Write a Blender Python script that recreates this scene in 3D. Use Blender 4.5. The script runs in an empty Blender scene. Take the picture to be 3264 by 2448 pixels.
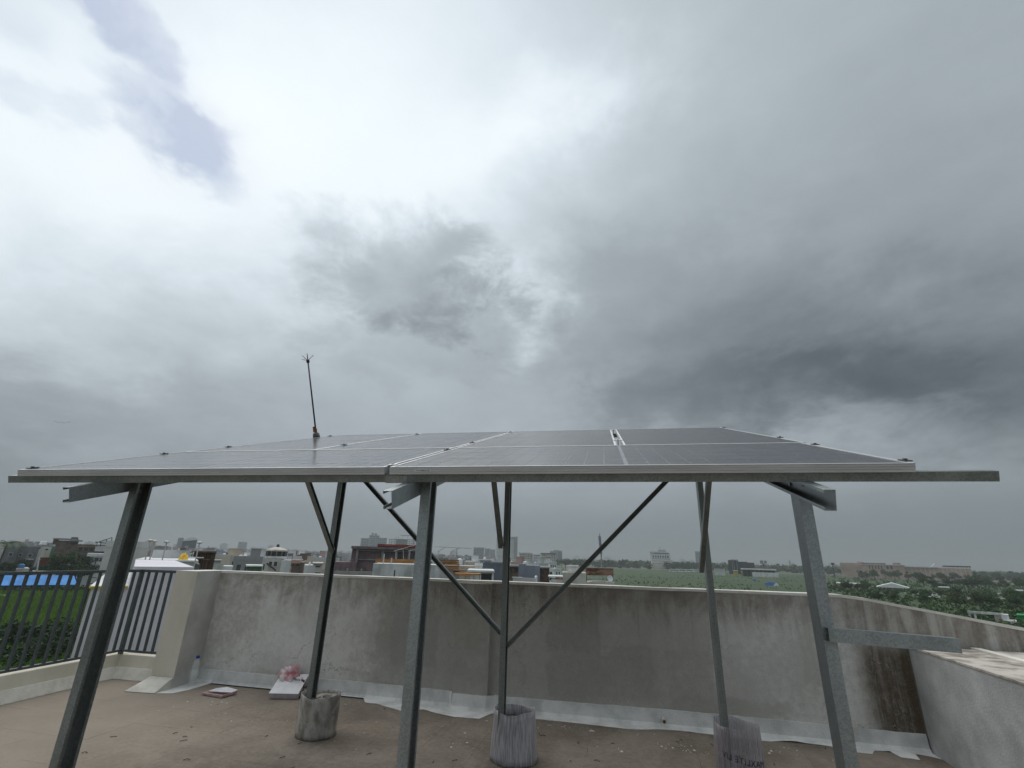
import bpy, bmesh, math, random
from mathutils import Vector, Matrix, Euler
random.seed(7)
R = math.radians
scene = bpy.context.scene
col = scene.collection

# ------------------------------------------------------------------ camera
FPX, PITCH, ROLL, YAW = 1040.36, R(19.864), R(1.6186), R(-11.271)   # focal length in pixels of a 2212 wide frame
EYE = Vector((0, 0, 1.6))
_cp, _sp = math.cos(PITCH), math.sin(PITCH)
FWD = Vector((math.sin(YAW) * _cp, math.cos(YAW) * _cp, _sp))
_r0 = Vector((math.cos(YAW), -math.sin(YAW), 0)); _u0 = _r0.cross(FWD)
RGT = _r0 * math.cos(ROLL) + _u0 * math.sin(ROLL)
UPV = -_r0 * math.sin(ROLL) + _u0 * math.cos(ROLL)
cam_data = bpy.data.cameras.new('camera')
cam_data.sensor_width = 36.0
cam_data.lens = 36.0 * FPX / 2212.0
cam_data.clip_start = 0.05
cam_data.clip_end = 30000
cam = bpy.data.objects.new('camera', cam_data)
col.objects.link(cam)
m3 = Matrix((RGT, UPV, -FWD)).transposed()
cam.matrix_world = Matrix.Translation(EYE) @ m3.to_4x4()
scene.camera = cam

# ------------------------------------------------------------------ small node language
class S:
    """a shader socket with arithmetic"""
    def __init__(s, nt, sock): s.nt, s.k = nt, sock
    def _m(s, op, *a):
        n = s.nt.nodes.new('ShaderNodeMath'); n.operation = op
        for i, v in enumerate((s,) + a):
            if isinstance(v, S): s.nt.links.new(v.k, n.inputs[i])
            else: n.inputs[i].default_value = v
        return S(s.nt, n.outputs[0])
    def __add__(s, o): return s._m('ADD', o)
    def __radd__(s, o): return s._m('ADD', o)
    def __sub__(s, o): return s._m('SUBTRACT', o)
    def __rsub__(s, o): return (s * -1) + o
    def __mul__(s, o): return s._m('MULTIPLY', o)
    def __rmul__(s, o): return s._m('MULTIPLY', o)
    def __truediv__(s, o): return s._m('DIVIDE', o)
    def pow(s, e): return s._m('POWER', e)
    def max(s, o): return s._m('MAXIMUM', o)
    def min(s, o): return s._m('MINIMUM', o)
    def abs(s): return s._m('ABSOLUTE')
    def step(s, a, b):
        n = s.nt.nodes.new('ShaderNodeMapRange'); n.interpolation_type = 'SMOOTHSTEP'; n.clamp = True
        s.nt.links.new(s.k, n.inputs[0]); n.inputs[1].default_value = min(a, b); n.inputs[2].default_value = max(a, b)
        n.inputs[3].default_value = 0 if a < b else 1; n.inputs[4].default_value = 1 if a < b else 0
        return S(s.nt, n.outputs[0])

def sep(nt, vec):
    n = nt.nodes.new('ShaderNodeSeparateXYZ'); nt.links.new(vec, n.inputs[0])
    return [S(nt, n.outputs[i]) for i in range(3)]
def comb(nt, *a):
    n = nt.nodes.new('ShaderNodeCombineXYZ')
    for i, v in enumerate(a):
        if isinstance(v, S): nt.links.new(v.k, n.inputs[i])
        else: n.inputs[i].default_value = v
    return n.outputs[0]
def noise(nt, vec, scale, detail=4, rough=.55, dist=0, stretch=None):
    if stretch:
        mp = nt.nodes.new('ShaderNodeMapping'); mp.inputs['Scale'].default_value = stretch
        nt.links.new(vec, mp.inputs[0]); vec = mp.outputs[0]
    n = nt.nodes.new('ShaderNodeTexNoise'); nt.links.new(vec, n.inputs['Vector'])
    n.inputs['Scale'].default_value = scale; n.inputs['Detail'].default_value = detail
    n.inputs['Roughness'].default_value = rough; n.inputs['Distortion'].default_value = dist
    return S(nt, n.outputs[0])
def mix(nt, fac, a, b):
    n = nt.nodes.new('ShaderNodeMix'); n.data_type = 'RGBA'; n.clamp_factor = True
    if isinstance(fac, S): nt.links.new(fac.k, n.inputs[0])
    else: n.inputs[0].default_value = fac
    for v, i in ((a, 6), (b, 7)):
        if hasattr(v, 'is_linked'): nt.links.new(v, n.inputs[i])
        else: n.inputs[i].default_value = (*v, 1)
    return n.outputs[2]
def ramp(nt, fac, stops):
    n = nt.nodes.new('ShaderNodeValToRGB'); nt.links.new(fac.k, n.inputs[0])
    e = n.color_ramp.elements
    while len(e) < len(stops): e.new(.5)
    for q, (p, c) in zip(e, stops): q.position = p; q.color = (*c, 1)
    return n.outputs[0]

# ------------------------------------------------------------------ world: overcast monsoon sky over a Nishita sky
SUN_DIR = Vector((-.31, .34, .89)).normalized()
world = bpy.data.worlds.new('World'); scene.world = world; world.use_nodes = True
nt = world.node_tree; nt.nodes.clear()
wout = nt.nodes.new('ShaderNodeOutputWorld'); bg = nt.nodes.new('ShaderNodeBackground')
nt.links.new(bg.outputs[0], wout.inputs[0])
tc = nt.nodes.new('ShaderNodeTexCoord')
dirv = tc.outputs['Generated']
dx, dy, dz = sep(nt, dirv)
sky = nt.nodes.new('ShaderNodeTexSky'); sky.sky_type = 'NISHITA'; sky.sun_disc = False
sky.sun_elevation = math.asin(SUN_DIR.z); sky.sun_rotation = math.atan2(SUN_DIR.x, SUN_DIR.y)
sky.air_density = 1.0; sky.dust_density = 2.0
skymul = nt.nodes.new('ShaderNodeVectorMath'); skymul.operation = 'SCALE'; skymul.inputs['Scale'].default_value = .10
nt.links.new(sky.outputs[0], skymul.inputs[0])
K = 2212 / 3264
def vdot(vec, c):
    n = nt.nodes.new('ShaderNodeVectorMath'); n.operation = 'DOT_PRODUCT'; nt.links.new(vec, n.inputs[0]); n.inputs[1].default_value = c
    return S(nt, n.outputs['Value'])
def spot(x, y, rx, ry, rot=0, hard=False):
    """patch of cloud centred on a compass direction (given as a pixel of a 2212 wide frame), radii in pixels, rot clockwise"""
    c = (RGT * (x - 1106) - UPV * (y - 829.5) + FWD * FPX); k = c.length; c = c / k
    rt = (RGT * math.cos(R(rot)) - UPV * math.sin(R(rot))); rt = (rt - c * rt.dot(c)).normalized(); up = c.cross(rt) * -1
    f = FPX / k
    u = vdot(wvec, rt / (rx / k) / 1.0); v_ = vdot(wvec, up / (ry / k) / 1.0)
    q = u * u + v_ * v_
    g = (q + (n_fine - .5) * 3.0).step(1.7, .25) if hard else (q * -1.0)._m('EXPONENT')
    return g * vdot(dirv, c).step(0, .2)
zc = dz.max(0.0) + .34
pl = comb(nt, dx / zc, dy / zc, dz * .6)
n_big = noise(nt, pl, 1.1, 4, .5, .3)
n_mid = noise(nt, pl, 2.8, 6, .53, .25)
n_fine = noise(nt, pl, 7.0, 7, .62, .3)
warp = noise(nt, pl, 3.0, 6, .62, .2) - .5
warp2 = noise(nt, comb(nt, dy / zc + 7.3, dx / zc - 2.1, dz), 3.0, 6, .62, .2) - .5
wvec = comb(nt, dx + warp * .24, dy + warp2 * .2, dz + warp2 * -.22)
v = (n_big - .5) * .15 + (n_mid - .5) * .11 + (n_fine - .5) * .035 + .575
v = v + spot(720, 90, 520, 370) * .23 + spot(60, 260, 520, 320, 10) * .19 + spot(560, 470, 360, 200) * .14 + spot(1010, 360, 230, 150) * .12
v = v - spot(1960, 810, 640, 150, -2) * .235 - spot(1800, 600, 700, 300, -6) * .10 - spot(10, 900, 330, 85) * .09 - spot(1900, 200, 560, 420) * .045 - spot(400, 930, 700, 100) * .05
v = v - spot(880, 575, 200, 120, 12, True) * .15 - spot(960, 720, 260, 90, -8, True) * .04 - spot(1500, 720, 380, 180, 6, True) * .03 - spot(1560, 860, 340, 80, -6, True) * .03
v = v + (spot(1085, 610, 110, 62) * .13 + spot(1150, 700, 60, 90, 12) * .10 + spot(1250, 230, 190, 70, -36) * .12) * (n_fine * 1.8 + .1)
horizon = dz.step(.24, .02)
v = v * (1.0 - horizon * .8) + horizon * .8 * .32
v = v - vdot(dirv, (.7, .2, 0)).step(-.1, .9) * .05
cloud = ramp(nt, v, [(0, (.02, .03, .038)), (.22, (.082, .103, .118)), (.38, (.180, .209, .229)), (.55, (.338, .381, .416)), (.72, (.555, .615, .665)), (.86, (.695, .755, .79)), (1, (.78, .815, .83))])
hole = spot(392, 312, 150, 60, 44, True) * .5 + spot(400, 320, 150, 62, 44) * .55 + spot(285, 30, 140, 55, 60, True) * .5 + spot(285, 30, 150, 60, 60) * .45 + spot(150, 225, 150, 30, 12) * .35 + spot(30, 20, 60, 60, 0) * .2
blue = nt.nodes.new('ShaderNodeMix'); blue.data_type = 'RGBA'; blue.inputs[0].default_value = .8
nt.links.new(skymul.outputs[0], blue.inputs[6]); blue.inputs[7].default_value = (.33, .395, .525, 1)
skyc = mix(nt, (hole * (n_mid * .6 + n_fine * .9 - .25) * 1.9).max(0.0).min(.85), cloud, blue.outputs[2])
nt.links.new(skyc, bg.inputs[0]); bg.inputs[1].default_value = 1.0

sun_data = bpy.data.lights.new('sun', 'SUN'); sun_data.energy = 1.5; sun_data.angle = R(70); sun_data.color = (1, .97, .92)
sun = bpy.data.objects.new('sun', sun_data); col.objects.link(sun)
sun.rotation_euler = SUN_DIR.to_track_quat('Z', 'Y').to_euler()
vs = scene.view_settings
vs.view_transform = 'Standard'; vs.look = 'None'; vs.exposure = .4; vs.gamma = 1; vs.use_curve_mapping = False
world.cycles.sampling_method = 'MANUAL'; world.cycles.sample_map_resolution = 512
scene.cycles.use_denoising = True
scene.cycles.max_bounces = 6; scene.cycles.diffuse_bounces = 3; scene.cycles.volume_bounces = 1
scene.cycles.transparent_max_bounces = 12
scene.cycles.use_adaptive_sampling = True; scene.cycles.adaptive_threshold = .015

# ------------------------------------------------------------------ pixel rays (photograph pixels, 3264 x 2448)
K = 2212 / 3264
def ray(x, y):
    return RGT * (x * K - 1106) - UPV * (y * K - 829.5) + FWD * FPX
def on_y(x, y, Y): d = ray(x, y); return EYE + d * (Y / d.y)
def on_x(x, y, X): d = ray(x, y); return EYE + d * (X / d.x)
def on_z(x, y, Z): d = ray(x, y); return EYE + d * ((Z - EYE.z) / d.z)
GZ = -8.5
def on_ground(x, y): return on_z(x, y, GZ)

# ------------------------------------------------------------------ materials
MATS = {}
def new_mat(name):
    m = bpy.data.materials.new(name); m.use_nodes = True
    t = m.node_tree; b = t.nodes['Principled BSDF']
    MATS[name] = m
    return m, t, b
def objco(t): return t.nodes.new('ShaderNodeTexCoord').outputs['Object']
def bump(t, b, h, strength=.3, dist=.01):
    n = t.nodes.new('ShaderNodeBump'); n.inputs['Strength'].default_value = strength; n.inputs['Distance'].default_value = dist
    t.links.new(h.k, n.inputs['Height']); t.links.new(n.outputs[0], b.inputs['Normal'])
def nmat(name, c1, c2, scale=8, rough=.85, metal=0, bmp=0, stretch=None, detail=5, lo=.35, hi=.65, bscale=None, spec=.3, bdist=.01):
    m, t, b = new_mat(name)
    co = objco(t)
    n = noise(t, co, scale, detail, .6, 0, stretch)
    t.links.new(mix(t, n.step(lo, hi), c1, c2), b.inputs['Base Color'])
    b.inputs['Roughness'].default_value = rough; b.inputs['Metallic'].default_value = metal
    b.inputs['Specular IOR Level'].default_value = spec
    if bmp: bump(t, b, noise(t, co, bscale or scale * 3, 4), bmp, bdist)
    return m
def tintmat(name, rough=.9, var=.35, scale=.7):
    m, t, b = new_mat(name)
    oi = t.nodes.new('ShaderNodeObjectInfo')
    n = noise(t, objco(t), scale, 4, .6)
    mm = t.nodes.new('ShaderNodeVectorMath'); mm.operation = 'SCALE'
    t.links.new(oi.outputs['Color'], mm.inputs[0]); t.links.new((n * var + (1 - var * .55)).k, mm.inputs['Scale'])
    t.links.new(mm.outputs[0], b.inputs['Base Color']); b.inputs['Roughness'].default_value = rough
    b.inputs['Specular IOR Level'].default_value = .2
    return m

# galvanised steel with spangle and dull streaks
def galv(name, c1, c2, rough, metal):
    m, t, b = new_mat(name); co = objco(t)
    vo = t.nodes.new('ShaderNodeTexVoronoi'); vo.inputs['Scale'].default_value = 160; t.links.new(co, vo.inputs['Vector'])
    sp = sep(t, vo.outputs['Color'])[0]
    n = noise(t, co, 9, 5, .6, 0, (1, 1, .25))
    f = (sp * .28 + n * .72).step(.27, .75)
    t.links.new(mix(t, f, c1, c2), b.inputs['Base Color'])
    t.links.new((sp * .12 + n * .22 + (rough - .16)).k, b.inputs['Roughness'])
    b.inputs['Metallic'].default_value = metal
    return m
galv('galvanised', (.27, .295, .30), (.41, .44, .445), .42, .78)
galv('galvanised_dull', (.185, .205, .20), (.30, .325, .315), .46, .72)
nmat('aluminium', (.54, .545, .55), (.63, .635, .64), 30, .42, .3, stretch=(.1, 1, 1))
nmat('black_metal', (.02, .02, .022), (.04, .04, .045), 20, .5, .3)
nmat('black_plastic', (.015, .015, .017), (.03, .03, .03), 20, .45)
nmat('copper', (.35, .13, .07), (.5, .2, .1), 40, .45, .7)
nmat('dark_clamp', (.05, .05, .055), (.12, .12, .125), 40, .5, .6)

def glassmat(name, base, wet):
    m, t, b = new_mat(name); co = t.nodes.new('ShaderNodeTexCoord').outputs['Object']
    geo = t.nodes.new('ShaderNodeNewGeometry').outputs['Position']
    dirt = noise(t, geo, 5, 6, .65)
    t.links.new(mix(t, dirt.step(.42, .8), base, tuple(c * .8 + .035 for c in base)), b.inputs['Base Color'])
    b.inputs['IOR'].default_value = 1.5
    t.links.new((dirt * .2 + (.07 if wet else .13)).k, b.inputs['Roughness'])
    if wet:
        vo = t.nodes.new('ShaderNodeTexVoronoi'); vo.inputs['Scale'].default_value = 55; t.links.new(geo, vo.inputs['Vector'])
        h = S(t, vo.outputs['Distance']).step(.42, .05) * noise(t, geo, 14, 3).step(.42, .6)
        bump(t, b, h, .22, .004)
    else:
        bump(t, b, noise(t, geo, 30, 3), .015, .004)
    return m
glassmat('cell_dry', (.055, .055, .062), False); glassmat('cell_wet', (.03, .032, .042), True)
glassmat('sheet_dry', (.24, .245, .27), False); glassmat('sheet_wet', (.10, .105, .12), True)

# terrace screed
m, t, b = new_mat('screed'); co = objco(t)
n1 = noise(t, co, 1.4, 8, .66, .4); n2 = noise(t, co, 22, 5, .7); n3 = noise(t, co, 140, 3, .7)
cA = mix(t, (n1 * .65 + n2 * .35).step(.36, .64), (.14, .116, .093), (.245, .21, .174))
gx = sep(t, co)[0]
cB = mix(t, (gx + n1 * 1.5).step(-2.2, -4.6) * .6, cA, (.30, .258, .212))
cC = mix(t, n3.step(.62, .72) * .5, cB, (.05, .043, .036))
t.links.new(mix(t, (noise(t, co, 75, 2, .5)).step(.70, .76) * .6, cC, (.40, .37, .33)), b.inputs['Base Color'])
b.inputs['Roughness'].default_value = .9; b.inputs['Specular IOR Level'].default_value = .25
bump(t, b, n2 * .6 + n3 * .4, .55, .006)

# parapet plaster with repair patches, monsoon stains and panel shade tinted into the middle (coordinates are metres on the terrace)
m, t, b = new_mat('plaster'); co = objco(t)
px, py, pz = sep(t, co)
n1 = noise(t, co, 1.3, 6, .62); n2 = noise(t, co, 16, 6, .68); n3 = noise(t, co, 110, 3, .7)
edge = (noise(t, co, 4.2, 7, .68) - .5) * .26
streak = noise(t, co, 5.5, 6, .62, .2, (1.5, 1.5, .13)); streak2 = noise(t, co, 16, 5, .6, .1, (1.4, 1.4, .06))
base = mix(t, (n1 * .6 + n2 * .4).step(.40, .62), (.50, .485, .45), (.72, .705, .67))
def rect(x0, x1, z0, z1, s=.02):
    X = px + edge; Z = pz + edge * .8
    return X.step(x0 - s, x0 + s) * X.step(x1 + s, x1 - s) * Z.step(z0 - s, z0 + s) * Z.step(z1 + s, z1 - s)
dark = (px + edge * 3).step(-3.0, -2.75) * (px + edge * 3).step(1.6, .9)  # darker middle stretch: patchy plaster, plus shade under the panels put into the colour
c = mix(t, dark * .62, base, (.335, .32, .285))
for r, f, cc in (((-.72, -.12, .62, 1.28), .3, (.27, .26, .24)), ((-.12, 1.0, .72, 1.16), .45, (.50, .49, .46)), ((-2.65, -2.05, .35, 1.02), .35, (.32, .315, .30)),
                 ((-.98, -.72, .1, 1.3), .4, (.52, .51, .485)), ((-2.05, -1.83, .14, 1.3), .35, (.48, .475, .45)), ((-.72, .45, .18, .62), .2, (.32, .31, .29)),
                 ((.42, .56, .14, .95), .4, (.50, .49, .465)), ((-4.55, -3.5, .2, 1.12), .35, (.72, .715, .70)), ((1.05, 1.9, .3, 1.25), .35, (.64, .625, .60)), ((-3.35, -2.85, .5, 1.2), .3, (.62, .61, .59))):
    c = mix(t, rect(*r) * f, c, cc)
blot = noise(t, co, 2.6, 8, .7, .6, (1, 1, .7))
top = (pz + (streak - .5) * .45 + (blot - .5) * .7).step(.86, 1.30) * (n1 * .45 + blot * .55 + streak * .2).step(.44, .72)
c = mix(t, top * .7, c, (.15, .112, .08))
c = mix(t, (pz + (streak2 - .5) * 1.6).step(.85, 1.35) * streak2.step(.5, .7) * n2.step(.3, .6) * px.step(-2.8, -1.0) * .3, c, (.12, .092, .07))
right = (px + edge).step(2.32, 2.6) * (streak * .6 + n1 * .4 + n2 * .25).step(.44, .78)
c = mix(t, right * .85, c, (.105, .076, .05))
c = mix(t, (px + edge * .7).step(2.36, 2.58) * px.step(2.92, 2.86) * (streak2 * .6 + n2 * .3 + .3).step(.35, .85) * pz.step(1.05, .75) * .95, c, (.085, .062, .034))
c = mix(t, n3.step(.56, .72) * .38, c, (.13, .125, .118))
c = mix(t, n3.step(.42, .28) * .32, c, (.72, .71, .69))
c = mix(t, noise(t, co, 38, 5, .7).step(.58, .7) * .25, c, (.19, .185, .17))
scr = noise(t, co, 9, 3, .5, 1.5, (1, 1, .35)); c = mix(t, (scr - .5).abs().step(.012, .0) * n1.step(.48, .6) * .4, c, (.68, .67, .65))
vc = t.nodes.new('ShaderNodeTexVoronoi'); vc.feature = 'DISTANCE_TO_EDGE'; vc.inputs['Scale'].default_value = 1.1
wv = t.nodes.new('ShaderNodeVectorMath'); wv.operation = 'ADD'; t.links.new(co, wv.inputs[0]); t.links.new(comb(t, noise(t, co, 5, 5, .7) * .5, 0.0, noise(t, co, 4, 5, .7) * .5), wv.inputs[1]); t.links.new(wv.outputs[0], vc.inputs['Vector'])
c = mix(t, S(t, vc.outputs['Distance']).step(.006, .0) * n1.step(.45, .6) * .5, c, (.14, .132, .12))
t.links.new(c, b.inputs['Base Color']); b.inputs['Roughness'].default_value = .92; b.inputs['Specular IOR Level'].default_value = .2
bump(t, b, n2 * .5 + n3 * .5 + noise(t, co, 7, 3, .5, .8, (1, 1, .5)) * .8, .6, .007)

nmat('plaster_grey', (.33, .34, .34), (.50, .51, .51), 3.2, .9, 0, .4, None, 8, .3, .7, 60)
nmat('plaster_cream', (.52, .49, .40), (.65, .61, .52), 2.4, .9, 0, .3, (1, 1, .4), 7, .3, .7, 50)
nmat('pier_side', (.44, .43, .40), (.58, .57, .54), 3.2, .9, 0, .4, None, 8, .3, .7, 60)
nmat('fillet', (.52, .53, .52), (.74, .74, .73), 4.5, .88, 0, .45, None, 9, .3, .66, 70)
nmat('fillet_cream', (.50, .48, .42), (.64, .62, .56), 6, .88, 0, .4, None, 7, .3, .62, 60)
nmat('coping', (.56, .54, .49), (.70, .68, .63), 5, .9, 0, .3, None, 6, .3, .7, 60)
nmat('ledge', (.20, .18, .155), (.52, .48, .43), 4, .9, 0, .5, None, 8, .36, .6, 40)
nmat('rail_paint', (.060, .075, .080), (.085, .10, .105), 12, .42, .1, .1, None, 4, .3, .7, 60, .5)
nmat('concrete', (.17, .155, .135), (.30, .28, .25), 14, .95, 0, .8, None, 6, .3, .7, 50)

# plastic sheet formwork left round the footings
def plastic(name, c1, c2, alpha):
    m, t, b = new_mat(name); co = objco(t)
    n = noise(t, co, 12, 6, .62, .3, (6, 6, .22) if 'grey' not in name else (1.2, 1.2, .6))
    t.links.new(mix(t, n.step(.36, .66), c1, c2), b.inputs['Base Color'])
    b.inputs['Roughness'].default_value = .35
    t.links.new((n.step(.3, .7) * .25 + (alpha - .12)).min(1.0).k, b.inputs['Alpha'])
    bump(t, b, noise(t, co, 14, 3, .5, 0, (4, 4, .2)) + noise(t, co, 25, 4, .6) * .6, .25, .008)
    return m
plastic('plastic_grey', (.22, .205, .18), (.45, .43, .40), .97)
plastic('plastic_lilac', (.33, .315, .335), (.52, .505, .535), .97)
plastic('plastic_clear', (.34, .31, .33), (.46, .43, .46), .48)
nmat('ink', (.02, .02, .06), (.03, .03, .08), 20, .6)
nmat('white_card', (.62, .62, .64), (.72, .72, .74), 12, .7)
nmat('card_edge', (.48, .42, .45), (.58, .52, .55), 30, .8)
nmat('paper_pink', (.55, .38, .38), (.68, .52, .50), 10, .7)
nmat('red_brown', (.10, .025, .02), (.19, .06, .045), 20, .8)
nmat('wire_dark', (.03, .03, .03), (.06, .055, .05), 20, .6)
nmat('blue_cap', (.01, .03, .25), (.02, .05, .32), 20, .4)
m, t, b = new_mat('clear_plastic'); b.inputs['Base Color'].default_value = (.9, .94, .95, 1); b.inputs['Roughness'].default_value = .08
b.inputs['Transmission Weight'].default_value = .0; b.inputs['Alpha'].default_value = .2
m, t, b = new_mat('bag_film'); n = noise(t, objco(t), 9, 4)
t.links.new(mix(t, n.step(.4, .6), (.75, .68, .69), (.62, .16, .2)), b.inputs['Base Color']); b.inputs['Roughness'].default_value = .3; b.inputs['Alpha'].default_value = .6
nmat('flake', (.60, .58, .54), (.75, .73, .70), 20, .9)
nmat('drain_pipe', (.5, .48, .42), (.62, .6, .55), 20, .6)
nmat('rust_hole', (.12, .055, .02), (.2, .09, .03), 30, .9)

# surroundings
nmat('white_wall', (.52, .53, .53), (.70, .71, .71), .9, .9, 0, 0, (1, 1, .45), 7, .32, .68)
nmat('white_grunge', (.33, .34, .34), (.62, .63, .63), .8, .9, 0, 0, (1, 1, .6), 8, .34, .64)
nmat('white_panel', (.60, .58, .63), (.68, .66, .70), 1.2, .85)
nmat('pink_white', (.45, .43, .44), (.58, .56, .57), .7, .9, 0, 0, (1, 1, .3), 7)
nmat('beige_wall', (.36, .32, .27), (.48, .44, .38), .8, .9, 0, 0, (1, 1, .4), 7)
nmat('peach_wall', (.45, .29, .22), (.56, .38, .30), .8, .9)
nmat('cream_wall', (.45, .42, .37), (.60, .57, .51), .9, .9, 0, 0, (1, 1, .4), 7)
nmat('grey_wall', (.13, .135, .14), (.21, .215, .22), .7, .9, 0, 0, (1, 1, .3), 7)
nmat('bluegrey_wall', (.115, .135, .165), (.165, .19, .225), .6, .9, 0, 0, (1, 1, .4), 6)
nmat('slate_wall', (.19, .21, .25), (.26, .285, .33), .6, .9, 0, 0, (1, 1, .4), 6)
nmat('brown_wall', (.115, .09, .075), (.20, .165, .14), .9, .9, 0, 0, None, 7)
nmat('purple_brick', (.135, .095, .105), (.20, .15, .155), 1.4, .9, 0, 0, None, 7)
nmat('brick_brown', (.11, .075, .058), (.19, .135, .105), 1.6, .9, 0, 0, None, 7)
nmat('raw_concrete', (.20, .20, .195), (.31, .31, .30), .6, .9, 0, 0, None, 7)
nmat('far_concrete', (.24, .25, .26), (.33, .34, .35), .15, .9)
nmat('orange_board', (.26, .12, .035), (.40, .22, .085), 2.5, .8, 0, 0, (.4, 1, 2))
nmat('wood_board', (.19, .10, .05), (.33, .20, .11), 3, .8, 0, 0, (.3, 1, 3))
nmat('rust_sheet', (.12, .055, .03), (.33, .20, .14), 1.2, .8, 0, 0, (.6, 1, 2), 6, .42, .58)
nmat('red_sheet', (.22, .05, .04), (.32, .10, .08), 1.5, .8)
nmat('glass_dark', (.018, .022, .026), (.05, .058, .065), .6, .2, 0, 0, None, 3, .4, .6, None, .6)
nmat('glass_office', (.06, .085, .11), (.12, .155, .185), .12, .25, 0, 0, None, 3, .4, .6, None, .6)
nmat('dark_steel', (.03, .032, .035), (.07, .07, .07), 4, .6, .3)
nmat('pipe_grey', (.30, .29, .28), (.42, .41, .40), 3, .6, .3)
nmat('pole_pale', (.52, .50, .50), (.62, .60, .60), 3, .6, .1)
nmat('tank_white', (.66, .67, .68), (.75, .76, .77), 2, .5)
nmat('tank_blue', (.04, .17, .42), (.07, .24, .52), 2, .5)
nmat('roof_blue', (.045, .19, .50), (.08, .27, .62), .6, .85, 0, 0, (1, .3, 1))
nmat('wall_blue', (.02, .055, .18), (.035, .085, .25), .8, .7, 0, 0, (1, 1, .4))
nmat('yellow_tarp', (.60, .36, .02), (.75, .52, .05), 2, .6)
nmat('white_sheet', (.62, .63, .64), (.75, .76, .77), 1.5, .7)
nmat('green_paint', (.06, .16, .09), (.10, .22, .13), 1.5, .7)
nmat('green_net', (.02, .22, .07), (.03, .32, .10), 2, .8)
nmat('blue_tarp', (.05, .14, .42), (.10, .22, .55), 1, .6)
nmat('yellow_paint', (.48, .38, .06), (.58, .46, .09), 1, .7)
nmat('mall_wall', (.40, .29, .25), (.50, .38, .33), .08, .9)
nmat('dark_stand', (.035, .037, .042), (.06, .06, .066), .2, .8)
nmat('roof_pale', (.50, .51, .52), (.62, .63, .63), .3, .6)
nmat('tarmac', (.15, .15, .145), (.22, .22, .21), .15, .9)
nmat('dust', (.20, .175, .14), (.29, .26, .21), .08, .95)
nmat('bark', (.06, .045, .033), (.11, .085, .065), 3, .9)
tintmat('house_tint', .9, .4, .35)
def leafmat(name, c1, c2, sc=.5):
    m, t, b = new_mat(name)
    geo = t.nodes.new('ShaderNodeNewGeometry')
    n = noise(t, geo.outputs['Position'], sc, 4)
    rnd = S(t, geo.outputs['Random Per Island'])
    t.links.new(mix(t, (n * .6 + rnd * .4).step(.3, .7), c1, c2), b.inputs['Base Color'])
    b.inputs['Roughness'].default_value = .7; b.inputs['Specular IOR Level'].default_value = .15
    return m
leafmat('leaf_dark', (.018, .036, .016), (.042, .075, .032))
leafmat('leaf_mid', (.03, .062, .022), (.062, .11, .042))
leafmat('leaf_fresh', (.035, .075, .02), (.07, .125, .036))
leafmat('leaf_olive', (.05, .075, .03), (.09, .12, .05))
leafmat('grass_bright', (.085, .165, .022), (.16, .27, .05), .12)
leafmat('scrub', (.034, .07, .024), (.072, .12, .042), .04)
m, t, b = new_mat('ground'); co = objco(t)
f = (noise(t, co, .012, 8, .65) * .6 + noise(t, co, .15, 6, .6) * .4)
t.links.new(mix(t, f.step(.4, .62), (.055, .075, .04), (.13, .125, .10)), b.inputs['Base Color']); b.inputs['Roughness'].default_value = .95
m, t, b = new_mat('field'); co = objco(t)
f = noise(t, co, .02, 8, .68) * .5 + noise(t, co, .3, 6, .65) * .5
t.links.new(mix(t, f.step(.38, .62), (.020, .044, .012), (.040, .075, .021)), b.inputs['Base Color']); b.inputs['Roughness'].default_value = .95
m, t, b = new_mat('lawn'); co = objco(t)
f = noise(t, co, .08, 8, .68) * .5 + noise(t, co, .7, 6, .65) * .5
t.links.new(mix(t, f.step(.38, .62), (.07, .14, .02), (.12, .21, .04)), b.inputs['Base Color']); b.inputs['Roughness'].default_value = .95

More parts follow.
